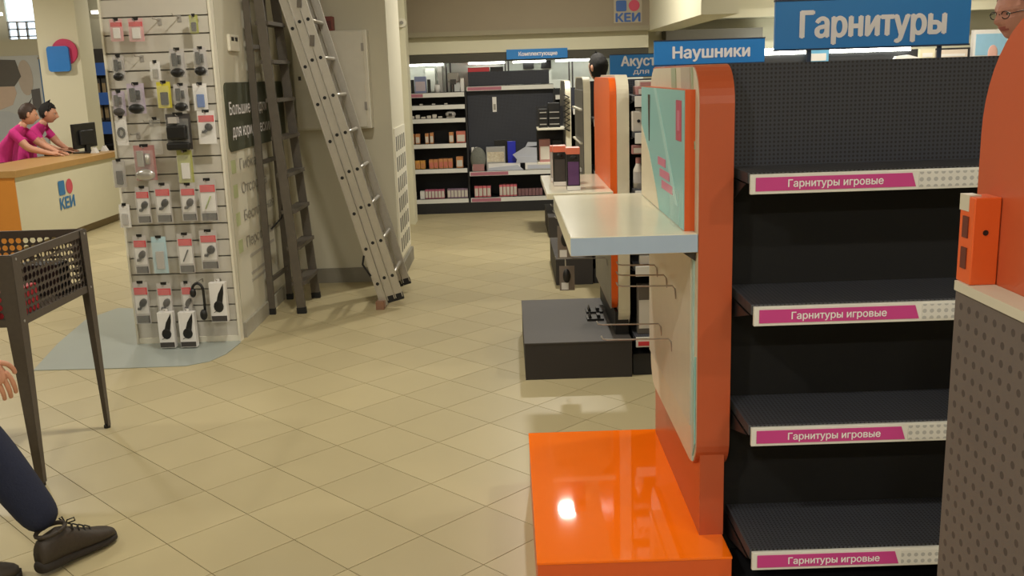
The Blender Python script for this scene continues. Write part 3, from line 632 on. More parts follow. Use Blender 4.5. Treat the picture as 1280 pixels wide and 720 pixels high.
carton('deep blue upright sheet behind the paper stack', .0, .10, 12.06, 12.075, .515, .86, M('deep_blue', (40, 50, 190), .3), None, name='blue_sheet', cat='sheet')
r = thing('paper_stack', 'loose pale grey sheets heaped on the cluttered ledge', 'paper', (.27, 12.0, .60))
pg = M('paper_grey', (186, 190, 204), .6)
build(G().prism([(.06, .70), (.22, .79), (.42, .77), (.49, .63), (.30, .60), (.14, .61)], 'y', 11.99, 12.01), 'sheet', pg, r); build(G().prism([(.22, .79), (.37, .80), (.39, .84), (.25, .845)], 'y', 12.01, 12.02), 'sheet', pg, r); build(G().prism([(.10, .60), (.46, .60), (.48, .66), (.12, .68)], 'y', 11.975, 11.99), 'sheet', pg, r)
carton('wide flat white box under the loose sheets', .21, .56, 11.97, 12.06, .515, .598, card_white, pg)
r = thing('flat_sheets', 'flat white sheets lying before the silver box', 'paper', (-.03, 11.97, .515)); build(G().prism([(-.255, .515), (.19, .515), (.12, .575), (-.23, .55)], 'y', 11.955, 11.985), 'sheet', pg, r); B('sheet', (-.24, .15, 11.985, 11.995, .515, .60), card_white, r)
r = thing('hang_tag', 'white oblong tag on the black peg panel of the far rack', 'tag', (-.14, 12.118, 1.216)); B('card', (-.165, -.116, 12.112, 12.119, 1.216, 1.395), card_white, r); B('print_panel', (-.155, -.126, 12.110, 12.112, 1.24, 1.31), mgrey, r)

# right background above the nearest rack
r = thing('wall_rack', 'dark shelf rack with white light boxes seen above the nearest rack', 'shelf rack', (4.4, 12.2, 0))
B('body', (2.6, 6.3, 12.1, 12.5, 0, 1.80), black_m, r)
for (xa, xb) in ((2.9, 3.30), (3.31, 3.62), (3.92, 4.33), (4.35, 4.88)): B('light_box', (xa, xb, 12.05, 12.1, 1.785, 1.86), strip_m, r)
blue_card = M('card_blue', (110, 176, 216), .4)
for (xa, xb, z0, z1, m1, lb) in ((3.65, 3.89, 1.60, 1.835, blue_card, 'pale blue card poster between the white light boxes'), (4.99, 5.17, 1.60, 1.80, M('card_cream', (222, 214, 186), .5), 'cream card left of the sign post'), (5.2, 5.56, 1.60, 1.78, M('card_beige', (214, 200, 186), .5), 'wide beige card right of the sign post'), (5.62, 6.05, 1.60, 2.0, card_white, 'white poster with a blue swoosh beside the bespectacled head')):
    p = thing('poster', lb, 'poster', ((xa + xb) / 2, 12.03, z0)); B('sheet', (xa, xb, 12.035, 12.0995, z0, z1), m1, p); B('print_panel', (xa + .03, xb - .03, 12.031, 12.035, z0 + .10, z1 - .05), M('card_sky', (150, 196, 226), .4) if m1 is card_white else card_white, p)
    if m1 is card_white: build(G().ell((5.86, 12.03, 1.72), (.06, .006, .10)), 'print_hand', M('print_skin', (222, 176, 166), .5), p, smooth=True)
r = thing('white_device', 'white flat device lying on top of the dark rack', 'device', (4.78, 12.06, 1.60)); build(G().prism([(4.62, 1.60), (4.98, 1.60), (4.98, 1.70), (4.85, 1.735), (4.70, 1.72)], 'y', 12.03, 12.09), 'body', card_white, r); B('stand', (4.7, 4.9, 12.02, 12.03, 1.6, 1.63), mgrey, r)

# ================================================================= ACCESSORY PANEL
r = thing('slatwall_panel', 'white slotted wall panel hung with blister packs', 'display panel', (-2.12, 6.22, 0))
SX0, SX1 = -2.455, -1.80
slat_m = M('slat_white', (198, 194, 184), .5, var=.03)
B('groove_backing', (SX0, SX1, 6.235, 6.268, .03, 2.9), M('groove_grey', (150, 146, 138), .7), r)
zs = .04
sl0 = None
while zs < 2.85:
    if sl0 is None:
        sl0 = B('slat', (SX0, SX1, 6.212, 6.236, zs, zs + .098), slat_m, r); z00 = zs
    else:
        o = sl0.copy(); COL.objects.link(o); o.parent = r; o.location = (0, 0, zs - z00)
    zs += .107
B('edge_trim', (SX1, -1.785, 6.20, 6.27, 0, 2.9), white_m, r); B('edge_trim', (SX0 - .012, SX0, 6.20, 6.27, 0, 2.9), white_m, r); B('foot_board', (SX0, SX1, 6.205, 6.235, 0, .04), white_m, r)
def shook(x, z, y1=6.08): build(G().tube([(x, 6.212, z - .02), (x, 6.208, z), (x, y1 + .015, z + .003), (x, y1, z + .014)], .0028, 6), 'hook', chrome, r, smooth=True)
for (x, z) in ((-2.105, 2.045), (-1.982, 2.06), (-2.236, 1.83), (-2.222, 1.437), (-2.312, 1.362)): shook(x, z); B('hook_plate', (x - .012, x + .012, 6.208, 6.213, z - .03, z + .01), chrome, r)
def pack(x0, x1, z0, z1, label, card, head=None, prod='adapter', prodm=None, headh=.2, clear=True, inset=.12, low=None, y=6.12):
    """Blister pack: backing card, coloured header, product and clear bubble."""
    xc = (x0 + x1) / 2; wd = x1 - x0; h = z1 - z0
    shook(xc, z1 - .012)
    p = thing('blister_pack', label, 'package', (xc, y, z0), 'packs on the slotted panel')
    B('backing_card', (x0, x1, y, y + .003, z0, z1 + .004), card, p)
    B('hang_tab', (xc - wd * .2, xc + wd * .2, y - .001, y + .004, z1 - .006, z1 + .012), black_p, p)
    if head: B('header', (x0 + wd * .06, x1 - wd * .06, y - .0025, y, z1 - h * (headh + .12), z1 - h * .12), head, p)
    if low: B('footer', (x0 + wd * .04, x1 - wd * .04, y - .012, y, z0 + h * .03, z0 + h * .2), low, p)
    pm = prodm or black_p; zc = z0 + h * .45
    if prod == 'adapter':
        g = G(); g.ell((xc + wd * .14, y - .014, zc + h * .07), (wd * .24, .014, h * .12), 10, 7, Matrix.Rotation(.6, 3, 'Y')); g.tube([(xc + wd * .05, y - .012, zc), (xc - wd * .12, y - .012, zc - h * .08), (xc - wd * .26, y - .012, zc - h * .07)], .010, 6)
        build(g, 'product', pm, p, smooth=True)
    elif prod == 'stick':
        build(G().tube([(xc - wd * .18, y - .01, zc - h * .14), (xc + wd * .18, y - .01, zc + h * .16)], .005, 6), 'product', pm, p, smooth=True)
    elif prod == 'pair':
        B('product', (xc - wd * .34, xc - wd * .02, y - .018, y - .001, zc - h * .05, zc + h * .42), pm, p, bev=.004)
        build(G().tube([(xc + wd * .16, y - .012, zc + h * .02), (xc + wd * .16, y - .012, zc + h * .34)], wd * .13, 8), 'product', pm, p, smooth=True)
        build(G().ell((xc, y - .02, z0 + h * .17), (wd * .48, .019, h * .17), 12, 8), 'product', pm, p, smooth=True)
    elif prod == 'bulk':
        B('product', (x0 + wd * .1, x1 - wd * .1, y - .06, y - .002, z0 + h * .3, z0 + h * .7), pm, p, bev=.012); B('product', (x0 + wd * .02, x1 - wd * .02, y - .05, y - .002, z0, z0 + h * .22), pm, p, bev=.012)
        B('label_patch', (x0 + wd * .2, x0 + wd * .55, y - .05, y - .001, z0 + h * .76, z0 + h * .93), card_grey, p)
    elif prod == 'disc':
        build(G().ring([(xc + .024 * math.cos(a * PI / 8), zc + .034 * math.sin(a * PI / 8)) for a in range(16)], [(xc + .013 * math.cos(a * PI / 8), zc + .02 * math.sin(a * PI / 8)) for a in range(16)], 'y', y - .014, y - .002), 'product', pm, p)
    elif prod == 'slab':
        B('product', (x0 + wd * .25, x1 - wd * .2, y - .014, y - .001, z0 + h * .12, z0 + h * .62), pm, p, bev=.004)
    if clear: B('clear_bubble', (x0 + wd * inset * .3, x1 - wd * inset * .3, y - .03, y - .0205 if prod != 'bulk' else y - .021, z0 + h * .02, z1 - h * .12), clear_m, p, bev=.003)
    return p
lil = M('card_lilac', (188, 176, 196), .5); ylw = M('card_yellow', (206, 196, 60), .5); cgr = M('card_clear_grey', (186, 182, 180), .4); redw = M('card_rosy', (214, 166, 168), .5); gold = M('card_green_gold', (166, 168, 96), .5); blu = M('card_lightblue', (176, 204, 214), .5); azure = M('print_azure', (64, 106, 176), .5); silver = M('silver_product', (190, 188, 184), .25, .6)
SP = [(-2.376, -2.300, 1.925, 2.05, 'rosy clear pack at the top left of the slotted panel', redw, red_m, 'slab', card_white),
      (-2.265, -2.175, 1.92, 2.05, 'wider rosy clear pack second from left on the top row', redw, red_m, 'slab', card_white),
      (-1.895, -1.843, 1.957, 2.06, 'small green and gold pack at the right of the top row', gold, None, 'slab', dgrey),
      (-2.385, -2.315, 1.69, 1.835, 'clear pack with black and silver sticks, left end of second row', cgr, None, 'pair', black_p),
      (-2.16, -2.10, 1.685, 1.795, 'white low pack in the middle of the second row', card_white, None, 'slab', mgrey),
      (-2.035, -1.945, 1.70, 1.865, 'clear pack with black plug and silver base, second row', cgr, None, 'pair', black_p),
      (-1.888, -1.810, 1.705, 1.868, 'clear pack with two black plugs at the right of the second row', cgr, None, 'pair', black_p),
      (-2.41, -2.335, 1.48, 1.625, 'dark adapter pack at the left end of the third row', lil, None, 'pair', dgrey),
      (-2.316, -2.212, 1.49, 1.668, 'lilac backed pack with a black charger in the third row', lil, None, 'pair', black_p),
      (-2.134, -2.050, 1.52, 1.672, 'bright yellow pack with a black gadget', ylw, None, 'slab', black_p),
      (-2.032, -1.945, 1.497, 1.655, 'clear pack with a broad black charger right of the yellow pack', cgr, None, 'pair', black_p),
      (-1.914, -1.830, 1.497, 1.655, 'blue and white striped pack at the right of the third row', card_white, None, 'slab', azure),
      (-2.412, -2.342, 1.30, 1.472, 'white pack with a black ring shaped clip', card_white, None, 'disc', black_p),
      (-2.205, -2.135, 1.237, 1.455, 'empty looking clear pack left of the big black holder', clear_m, None, None, None),
      (-2.10, -1.948, 1.262, 1.478, 'big black phone holder pack in the middle of the panel', dgrey, None, 'bulk', black_p),
      (-1.904, -1.797, 1.292, 1.49, 'white pack with red corner and black plug', card_white, red_m, 'adapter', black_p),
      (-2.458, -2.384, 1.04, 1.208, 'plain pale pack hanging over the left edge of the panel', card_grey, None, 'slab', dgrey),
      (-2.318, -2.188, 1.08, 1.292, 'tilted silver and red pack in the fifth row', MATS['gadget_rose'], None, 'pair', silver),
      (-2.054, -1.960, 1.058, 1.255, 'slim pack with white and yellow halves in the fifth row', gold, None, 'slab', card_white),
      (-2.45, -2.385, .787, .93, 'small white pack below the left edge, beside the sixth row', card_white, None, 'slab', card_grey),
      (-2.338, -2.252, .81, 1.035, 'red headed pack with small adapter, first in the sixth row', cgr, red_m, 'adapter', black_p),
      (-2.216, -2.120, .81, 1.05, 'red headed pack with bent adapter, second in the sixth row', cgr, red_m, 'adapter', black_p),
      (-2.056, -1.964, .815, 1.045, 'red headed pack with chunky adapter, third in the sixth row', cgr, red_m, 'adapter', dgrey),
      (-1.938, -1.833, .81, 1.07, 'red headed pack with a thin green stylus in the sixth row', cgr, red_m, 'stick', green_m),
      (-2.388, -2.302, .486, .73, 'red headed pack with adapter, first in the seventh row', cgr, red_m, 'adapter', dgrey),
      (-2.272, -2.180, .487, .718, 'light blue pack with a small screen gadget', blu, None, 'slab', card_grey),
      (-2.108, -2.012, .482, .732, 'red headed pack with a grey stylus in the seventh row', cgr, red_m, 'stick', black_p),
      (-1.965, -1.857, .503, .748, 'red headed pack with adapter at the right of the seventh row', cgr, red_m, 'adapter', black_p),
      (-2.422, -2.328, .16, .43, 'red headed pack at the left of the bottom hanging row', cgr, red_m, 'adapter', black_p),
      (-2.27, -2.178, .165, .417, 'red headed pack in the middle of the bottom hanging row', cgr, red_m, 'adapter', dgrey),
      (-2.115, -2.05, .16, .42, 'red headed pack next to the black headset in the bottom row', cgr, red_m, 'adapter', dgrey)]
for s in SP:
    rd = s[6] is red_m and s[5] is cgr
    pack(s[0], s[1], s[2], s[3], s[4], s[5], s[6], s[7], s[8], headh=.17 if rd else .2, clear=s[5] is not clear_m)
    if rd:
        o = [q for q in bpy.data.objects if q.get('label') == s[4]][0]
        B('white_print', (s[0] + .008, s[1] - .008, 6.1185, 6.12, s[2] + (s[3] - s[2]) * .25, s[2] + (s[3] - s[2]) * .68), card_white, o)
        B('footer', (s[0] + .006, s[1] - .006, 6.117, 6.12, s[2] + .006, s[2] + (s[3] - s[2]) * .2), dgrey, o)
# bare black headset and boxed headsets at the bottom
p = thing('headset', 'bare black headset hanging between the packs of the bottom row', 'headset', (-2.0, 6.09, .19)); shook(-2.0, .425)
arc = [(-2.0 + .035 * math.cos(a), 6.09, .37 + .05 * math.sin(a)) for a in [PI * k / 10 for k in range(11)]]
build(G().tube([(-1.965, 6.09, .22)] + arc, .009, 8), 'headband', black_p, p, smooth=True); build(G().ell((-1.975, 6.085, .215), (.024, .02, .036)), 'ear_cup', black_p, p, smooth=True); build(G().ell((-2.03, 6.085, .36), (.02, .02, .03)), 'ear_cup', black_p, p, smooth=True)
for (x0, x1, z0, z1, y, lb) in ((-1.936, -1.832, .157, .415, 6.11, 'white headset box at the right end of the bottom row'), (-2.263, -2.165, .012, .245, 6.05, 'white headset box nearly touching the floor, left one'), (-2.13, -2.028, .012, .242, 6.05, 'white headset box nearly touching the floor, right one')):
    p = thing('headset_box', lb, 'box', ((x0 + x1) / 2, y, z0), 'white headset boxes'); shook((x0 + x1) / 2, z1 + .01, y - .01)
    h = z1 - z0; wd = x1 - x0
    B('body', (x0, x1, y, y + .05, z0, z1), card_white, p, bev=.002); B('footer', (x0 + .003, x1 - .003, y - .0015, y, z0 + .005, z0 + h * .16), dgrey, p)
    build(G().prism([(x0 + wd * .36, z0 + h * .45), (x0 + wd * .55, z0 + h * .72), (x0 + wd * .9, z0 + h * .97), (x0 + wd * .88, z0 + h * .75), (x0 + wd * .74, z0 + h * .42)], 'y', y - .003, y), 'print_headband', black_p, p)
    build(G().ell((x0 + wd * .52, y - .002, z0 + h * .40), (wd * .31, .004, h * .15), 14, 6), 'print_ear_cup', black_p, p, smooth=True)
    build(G().tube([(x0 + wd * .2, y - .002, z0 + h * .25), (x0 + wd * .42, y - .002, z0 + h * .3)], .002, 5), 'print_boom', black_p, p)
    B('hang_tab', ((x0 + x1) / 2 - .015, (x0 + x1) / 2 + .015, y + .02, y + .024, z1, z1 + .02), card_white, p)

# pale film on the floor in front of the panel
mp = [(-2.90, 5.67), (-2.35, 5.655), (-1.98, 5.66), (-1.86, 5.74), (-1.80, 5.9), (-1.78, 6.15), (-1.80, 6.28), (-2.5, 6.3), (-2.6, 7.2), (-3.02, 7.3), (-3.12, 6.95), (-3.03, 6.3)]
mo = build(G().prism(mp, 'z', .0005, .004), 'floor_film', mat_m, None, label='pale blue plastic film lying on the floor under the accessory panel', cat='floor mat')

# ================================================================= LETTERED WALL, LADDERS, CABINET, GRILLE
TX = -1.7895
r = thing('wall_lettering', 'faint grey lettering with green bullets on the wall beside the panel', 'lettering', (TX, 6.5, .45))
for (z, s) in ((1.09, 'Гибкая'), (.93, 'Отсрочка'), (.745, 'Бесплатная'), (.565, 'Персональный')):
    B('bullet', (TX, TX + .002, 6.36, 6.46, z - .01, z + .075), M('bullet_green', (176, 184, 140), .6), r)
    text('lettering', s, '+x', (TX + .003, 6.56, z), .07, txt_grey, r, .0, width=.085 * len(s))
for (z, wd) in ((.48, .7), (.36, .6), (.31, .55)): B('small_line', (TX, TX + .002, 6.62, 6.62 + wd, z, z + .02), M('text_faint', (164, 160, 150), .6), r)
r = thing('wall_sign', 'dark olive sign reading Большие скидки behind the folded ladder', 'sign', (TX, 7.1, 1.2))
sb = build(G().prism(rrect(6.34, 7.98, 1.22, 1.66, .05, 4), 'x', TX, TX + .008), 'board', dark_green, r)
for (wd_, y_, z_, w_) in (('Большие', 6.40, 1.455, .52), ('скидки', 6.97, 1.455, .42), ('для', 6.43, 1.31, .21), ('юридических', 6.69, 1.31, .80), ('лиц', 7.54, 1.31, .20)): text('lettering', wd_, '+x', (TX + .010, y_, z_), .078, txt_white, sb, .012, width=w_)
r = thing('wall_socket', 'small cream double socket high on the lettered wall', 'socket', (TX, 6.64, 1.85)); B('plate', (TX, TX + .02, 6.52, 6.75, 1.86, 1.965), white_m, r, bev=.004)
for yy in (6.56, 6.65): B('outlet', (TX + .018, TX + .022, yy, yy + .06, 1.925, 1.95), black_p, r)

# folded dark stepladder leaning at the lettered wall
r = thing('stepladder', 'old dark folding stepladder standing against the lettered wall', 'ladder', (-1.63, 7.2, 0))
FT = 2.55
def lerp(a, b, t): return tuple(a[i] + (b[i] - a[i]) * t for i in range(3))
f0, f1 = (-1.535, 6.94, .0), (-1.69, 6.96, FT); h0, h1 = (-1.528, 7.45, .0), (-1.665, 7.36, FT)
for a, b in ((f0, f1), (h0, h1)):
    s_ = build(G().bar(a, b, .062, .026), 'stile', alu_d, r); build(G().bar(lerp(a, b, .0), lerp(a, b, .018), .068, .032), 'foot_cap', rubber, s_)
r0, r1 = (-1.752, 6.94, .0), (-1.752, 6.95, FT); s0, s1 = (-1.728, 7.43, .0), (-1.748, 7.38, FT)
for a, b in ((r0, r1), (s0, s1)):
    s_ = build(G().bar(a, b, .045, .026), 'rear_stile', alu_d, r); build(G().bar(lerp(a, b, 0), lerp(a, b, .018), .05, .032), 'foot_cap', rubber, s_)
for k in range(9):
    t = (.22 + k * .262) / FT; a = lerp(f0, f1, t); b = lerp(h0, h1, t)
    build(G().bar(a, b, .095, .026, (0, 0, 1)), 'step', alu_d, r)
for z in (.25, 1.1, 1.9): build(G().bar(lerp(r0, r1, z / FT), lerp(s0, s1, z / FT), .02, .03, (0, 0, 1)), 'cross_brace', alu_d, r)
build(G().tube([(-1.60, 6.97, .95), (-1.64, 7.0, .70), (-1.72, 6.98, .62)], .006, 6), 'spreader_strap', rubber, r)
B('hinge_plate', (-1.77, -1.64, 6.93, 6.975, FT - .08, FT + .02), alu_d, r); B('hinge_plate', (-1.77, -1.63, 7.34, 7.40, FT - .08, FT + .02), alu_d, r)

# triple aluminium extension ladder
r = thing('extension_ladder', 'triple aluminium extension ladder leaning left beside the pillar', 'ladder', (-.9, 7.3, 0))
dv = Vector((-.253, 0, .967)).normalized(); tv = Vector((.967, 0, .253)); base = Vector((-.935, 7.035, .0))
LEN = 3.05; GAP = .50
for k in range(3):
    o_ = base + tv * (.062 * k) + dv * (.03 + .03 * (k > 0)) - Vector((0, 0, .01))
    if k: o_ = o_ + dv * .0
    for sd, yy in ((0, 0.0), (1, GAP + .02 * k)):
        a = o_ + Vector((0, yy, 0)); b = a + dv * LEN
        st = build(G().bar(a, b, .055, .026), 'stile', alu, r)
        for e in (-.5, .5):  # raised flanges of the channel profile
            build(G().bar(a + tv * (e * .05) - Vector((0, .016, 0)), b + tv * (e * .05) - Vector((0, .016, 0)), .006, .008), 'flange', alu, st)
        if k or sd: build(G().bar(a - dv * .02, a + dv * .03, .06, .03), 'foot_cap', rubber, st)
    for q in range(11):
        c = o_ + dv * (.17 + q * .27)
        build(G().tube([c + Vector((0, .013, 0)), c + Vector((0, GAP + .0, 0))], .014, 10), 'rung', alu, r, smooth=True)
        build(G().tube([c - Vector((0, .0155, 0)), c - Vector((0, .012, 0))], .0125, 10), 'rung_end', rubber, r)
build(G().bar((-.965, 7.0, .035), (-.93, 7.62, .035), .06, .05, (0, 0, 1)), 'cross_foot', M('foot_dusty', (176, 146, 126), .7), r)
B('rubber_foot', (-1.0, -.94, 6.965, 7.03, .0, .06), M('foot_brown', (140, 104, 82), .8), r); B('rubber_foot', (-.97, -.91, 7.6, 7.66, .0, .06), MATS['foot_brown'], r)
build(G().tube([base + dv * .42 - tv * .03 - Vector((0, .02, 0)), base + dv * .36 - tv * .06 - Vector((0, .02, 0)), base + dv * .26 - tv * .03 - Vector((0, .02, 0))], .008, 6), 'lock_strap', rubber, r)
for q in (1.93, 2.2): build(G().bar(base + dv * q + tv * .09 - Vector((0, .022, 0)), base + dv * (q + .07) + tv * .115 - Vector((0, .022, 0)), .03, .02), 'guide_bracket', alu_d, r)

# electrical cabinet on the pillar
r = thing('electrical_cabinet', 'white metal electrical cabinet on the pillar behind the ladder', 'cabinet', (-1.38, 8.03, 1.27))
B('body', (-1.665, -1.075, 7.87, 8.03, 1.272, 2.03), M('cabinet_white', (206, 202, 188), .5), r, bev=.004)
dr = B('door', (-1.655, -1.10, 7.852, 7.87, 1.285, 2.02), MATS['cabinet_white'], r, bev=.003)
for z in (1.42, 1.87): B('hinge', (-1.115, -1.095, 7.845, 7.855, z, z + .06), mgrey, dr)
B('lock', (-1.62, -1.60, 7.842, 7.853, 1.66, 1.69), dgrey, dr)
carton('small red brown box lying on top of the electrical cabinet', -1.46, -1.33, 7.88, 7.98, 2.03, 2.14, M('box_redbrown', (122, 66, 58), .7), M('box_redbrown2', (96, 52, 48), .7))
r = thing('vent_grille', 'tall white vent grille with rows of slots on the pillar side', 'vent', (-.925, 8.5, .2))
B('plate', (-.93, -.92, 8.10, 8.92, .16, 1.25), white_m, r)
for k in range(6):
    for j in range(5): B('slot', (-.9205, -.9185, 8.16 + j * .15, 8.24 + j * .15, .21 + k * .17, .33 + k * .17), M('slot_dark', (110, 108, 100), .8), r)
r = thing('wall_fixture', 'small round white fixture on the pillar edge', 'fixture', (-1.05, 11.19, 2.1)); build(G().tube([(-1.12, 11.2, 2.25), (-1.12, 11.15, 2.25)], .05, 14), 'body', white_m, r); build(G().tube([(-1.12, 11.15, 2.25), (-1.12, 11.13, 2.25)], .02, 10), 'knob', mgrey, r)

# ================================================================= SERVICE COUNTER
CX, CY0, CY1, CZ = -4.93, 9.80, 12.5, .875
r = thing('service_counter', 'white service counter with wooden top and amber end', 'counter', (-5.25, 11.1, 0))
B('kickboard', (-5.5, CX - .06, CY0 + .05, CY1 - .03, 0, .10), M('kick_brown', (136, 120, 90), .6), r)
B('body', (-5.52, CX, CY0 + .012, CY1, .10, CZ - .07), cream_m, r)
B('end_panel', (-5.52, CX - .002, CY0, CY0 + .012, .0, CZ - .06), amber_m, r)
B('worktop', (-5.60, CX + .03, CY0 - .02, CY1 + .02, CZ - .07, CZ), wood_m, r, bev=.004)
emblem(r, '+x', CX + .001, 10.72, .36, .36, 'КЕИ', M('counter_blue', (58, 120, 176), .5), M('counter_red', (206, 84, 100), .5))
r = thing('monitor', 'black flat monitor seen from behind on the service counter', 'monitor', (-5.24, 12.25, CZ))
B('screen', (-5.26, -5.22, 11.96, 12.60, CZ + .06, 1.235), black_p, r, bev=.006); B('back_bulge', (-5.22, -5.19, 12.08, 12.48, CZ + .10, 1.15), black_m, r, bev=.01); B('stem', (-5.23, -5.20, 12.22, 12.34, CZ + .01, CZ + .14), black_p, r); B('base', (-5.33, -5.12, 12.10, 12.44, CZ, CZ + .014), black_p, r, bev=.003); B('display', (-5.2615, -5.26, 11.98, 12.58, CZ + .08, 1.22), M('display_dark', (20, 24, 30), .2), r)
r = thing('keyboard', 'black keyboard on the counter before the two salesmen', 'keyboard', (-5.45, 11.95, CZ)); B('body', (-5.55, -5.40, 11.82, 12.25, CZ, CZ + .02), black_p, r, bev=.003)
for k in range(4): B('key_row', (-5.54 + k * .034, -5.513 + k * .034, 11.84, 12.23, CZ + .02, CZ + .026), dgrey, r)
for (y, lb) in ((12.12, 'small white card on the counter left of the monitor stem'), (12.42, 'small white card on the counter right of the monitor stem')):
    p = thing('price_card', lb, 'card', (-5.15, y, CZ)); build(G().prism([(-5.12, CZ), (-5.05, CZ), (-5.085, CZ + .07)], 'y', y, y + .10), 'card', card_white, p); B('print_line', (-5.09, -5.08, y + .02, y + .08, CZ + .069, CZ + .0705), dgrey, p)

# cream column with the round and square emblem
struct(G().box(-6.23, -5.68, 13.5, 13.95, 0, CEIL), 'wall_far_column', cream_m, 'cream column behind the service counter')
r = thing('wall_emblem', 'blue square over a red disc mounted on the cream column', 'emblem', (-5.92, 13.48, 1.85))
build(G().prism(rrect(-6.09, -5.80, 1.885, 2.215, .04, 4), 'y', 13.42, 13.46), 'blue_square', M('plate_blue', (44, 124, 206), .4), r)
build(G().prism([(-5.87 + .17 * math.cos(2 * PI * k / 28), 2.14 + .17 * math.sin(2 * PI * k / 28)) for k in range(28)], 'y', 13.46, 13.495), 'red_disc', M('plate_red', (196, 52, 96), .4), r)
# big poster wall
struct(G().box(-9.9, -6.7, 15.0, 15.15, 0, 2.4), 'wall_poster', wall_m, 'partition wall carrying the big poster')
r = thing('wall_poster_sheet', 'large pale poster of two faces on the wall behind the salesmen', 'poster', (-8, 14.99, .3))
B('sheet', (-9.4, -6.93, 14.985, 14.999, .3, 2.16), M('poster_pale', (196, 200, 204), .5, var=.1, scale=2), r)
build(G().prism([(-8.2, 1.95), (-7.62, 2.12), (-7.28, 2.10), (-7.22, 1.86), (-7.34, 1.72), (-8.2, 1.72)], 'y', 14.978, 14.985), 'print_hair', M('print_dark_hair', (96, 92, 90), .5), r)
build(G().prism([(-8.2, 1.78), (-7.36, 1.80), (-7.32, 1.62), (-7.40, 1.45), (-7.6, 1.38), (-8.2, 1.3)], 'y', 14.980, 14.985), 'print_face', M('print_face_tone', (204, 182, 168), .5), r)
build(G().prism([(-7.16 + .11 * math.cos(2 * PI * k / 18), 1.84 + .26 * math.sin(2 * PI * k / 18)) for k in range(18)], 'y', 14.979, 14.985), 'print_face', M('print_face_pale', (188, 176, 168), .5), r)
build(G().prism([(-9.2, 1.35), (-7.5, 1.36), (-7.1, 1.2), (-7.0, .4), (-9.2, .4)], 'y', 14.981, 14.985), 'print_shirt', M('print_shirt_blue', (186, 192, 202), .5), r)
build(G().prism([(-7.10, 1.66), (-6.97, 1.68), (-6.97, 1.36), (-7.10, 1.36)], 'y', 14.9785, 14.985), 'print_dark_patch', M('print_slate', (96, 94, 98), .5), r)
r = thing('banner', 'narrow blue banner at the right edge of the big poster', 'banner', (-6.84, 14.98, .9)); B('cloth', (-6.93, -6.76, 14.975, 14.985, .9, 2.10), M('banner_blue', (74, 116, 168), .6), r); B('rod', (-6.94, -6.75, 14.965, 14.99, 2.10, 2.13), mgrey, r)
# distant shelves right of the column
r = thing('shelf_rack', 'distant rack with blue labels seen right of the cream column', 'shelf rack', (-6.6, 16.9, 0))
B('back_panel', (-7.3, -5.9, 16.95, 17.0, 0, 2.3), dgrey, r)
for k in range(5): B('shelf', (-7.3, -5.9, 16.6, 16.95, .3 + k * .4, .33 + k * .4), black_m, r)
for k in range(4): B('blue_panel', (-6.99 + .02 * k, -6.62 + .02 * k, 16.56, 16.6, .42 + k * .48, .62 + k * .48), M('rack_blue', (60, 104, 190), .5), r)
for k in range(8):
    carton('dark upright pack on the %s shelf of the distant rack, %s' % ('lower' if k < 4 else 'upper', ORD[k % 4]), -7.0 + (k % 4) * .10, -6.93 + (k % 4) * .10, 16.62, 16.7, 1.13 + .4 * (k // 4), 1.42 + .4 * (k // 4), dgrey, M('pack_tan', (150, 130, 100), .5), 'dark packs on the distant rack')

# ================================================================= WIRE BIN
r = thing('display_bin', 'black perforated metal bin on four tapered legs', 'bin', (-2.45, 4.27, 0))
bin_m = M('bin_metal', (88, 80, 72), .55, .3, var=.15, scale=60)
BX0, BX1, BY0, BY1, BZ0, BZ1 = -2.86, -2.035, 3.92, 4.62, .70, 1.0
def perf_panel(name, o_, u, v, nu, nv, pu, pv, hole, thick):
    """Sheet with real round holes: a grid of cells, each an octagon hole in a square."""
    g = G(); o_ = Vector(o_); u = Vector(u); v = Vector(v); n = u.cross(v).normalized() * thick
    for i in range(nu):
        for j in range(nv):
            c = o_ + u * ((i + .5) * pu) + v * ((j + .5) * pv)
            sq = [(-1, -1), (0, -1), (1, -1), (1, 0), (1, 1), (0, 1), (-1, 1), (-1, 0)]
            A = [c + u * (a * pu / 2) + v * (b * pv / 2) for a, b in sq]
            H = [c + u * (hole * math.cos(math.atan2(b, a))) + v * (hole * math.sin(math.atan2(b, a))) for a, b in sq]
            g.add(A + H + [q + n for q in H], [(k, (k + 1) % 8, 8 + (k + 1) % 8, 8 + k) for k in range(8)] + [(8 + k, 8 + (k + 1) % 8, 16 + (k + 1) % 8, 16 + k) for k in range(8)])
    return build(g, name, bin_m, r)
PP = .0345
H_ = BZ1 - BZ0 - .06
for (o_, u, L_, nm) in (((BX1, BY0 + .02, BZ0 + .03), (0, 1, 0), BY1 - BY0 - .04, 'side_sheet'), ((BX0, BY0 + .02, BZ0 + .03), (0, 1, 0), BY1 - BY0 - .04, 'side_sheet'), ((BX0 + .02, BY0, BZ0 + .03), (1, 0, 0), BX1 - BX0 - .04, 'end_sheet'), ((BX0 + .02, BY1, BZ0 + .03), (1, 0, 0), BX1 - BX0 - .04, 'end_sheet')):
    n_ = round(L_ / PP); m_ = round(H_ / PP); perf_panel(nm, o_, u, (0, 0, 1), n_, m_, L_ / n_, H_ / m_, .0142, .002)
for z0, z1 in ((BZ1 - .035, BZ1), (BZ0, BZ0 + .032)):
    build(G().ring([(BX0 - .008, BY0 - .008), (BX1 + .008, BY0 - .008), (BX1 + .008, BY1 + .008), (BX0 - .008, BY1 + .008)], [(BX0 + .004, BY0 + .004), (BX1 - .004, BY0 + .004), (BX1 - .004, BY1 - .004), (BX0 + .004, BY1 - .004)], 'z', z0, z1), 'rim_band', bin_m, r)
B('floor_sheet', (BX0, BX1, BY0, BY1, BZ0 + .004, BZ0 + .012), bin_m, r)
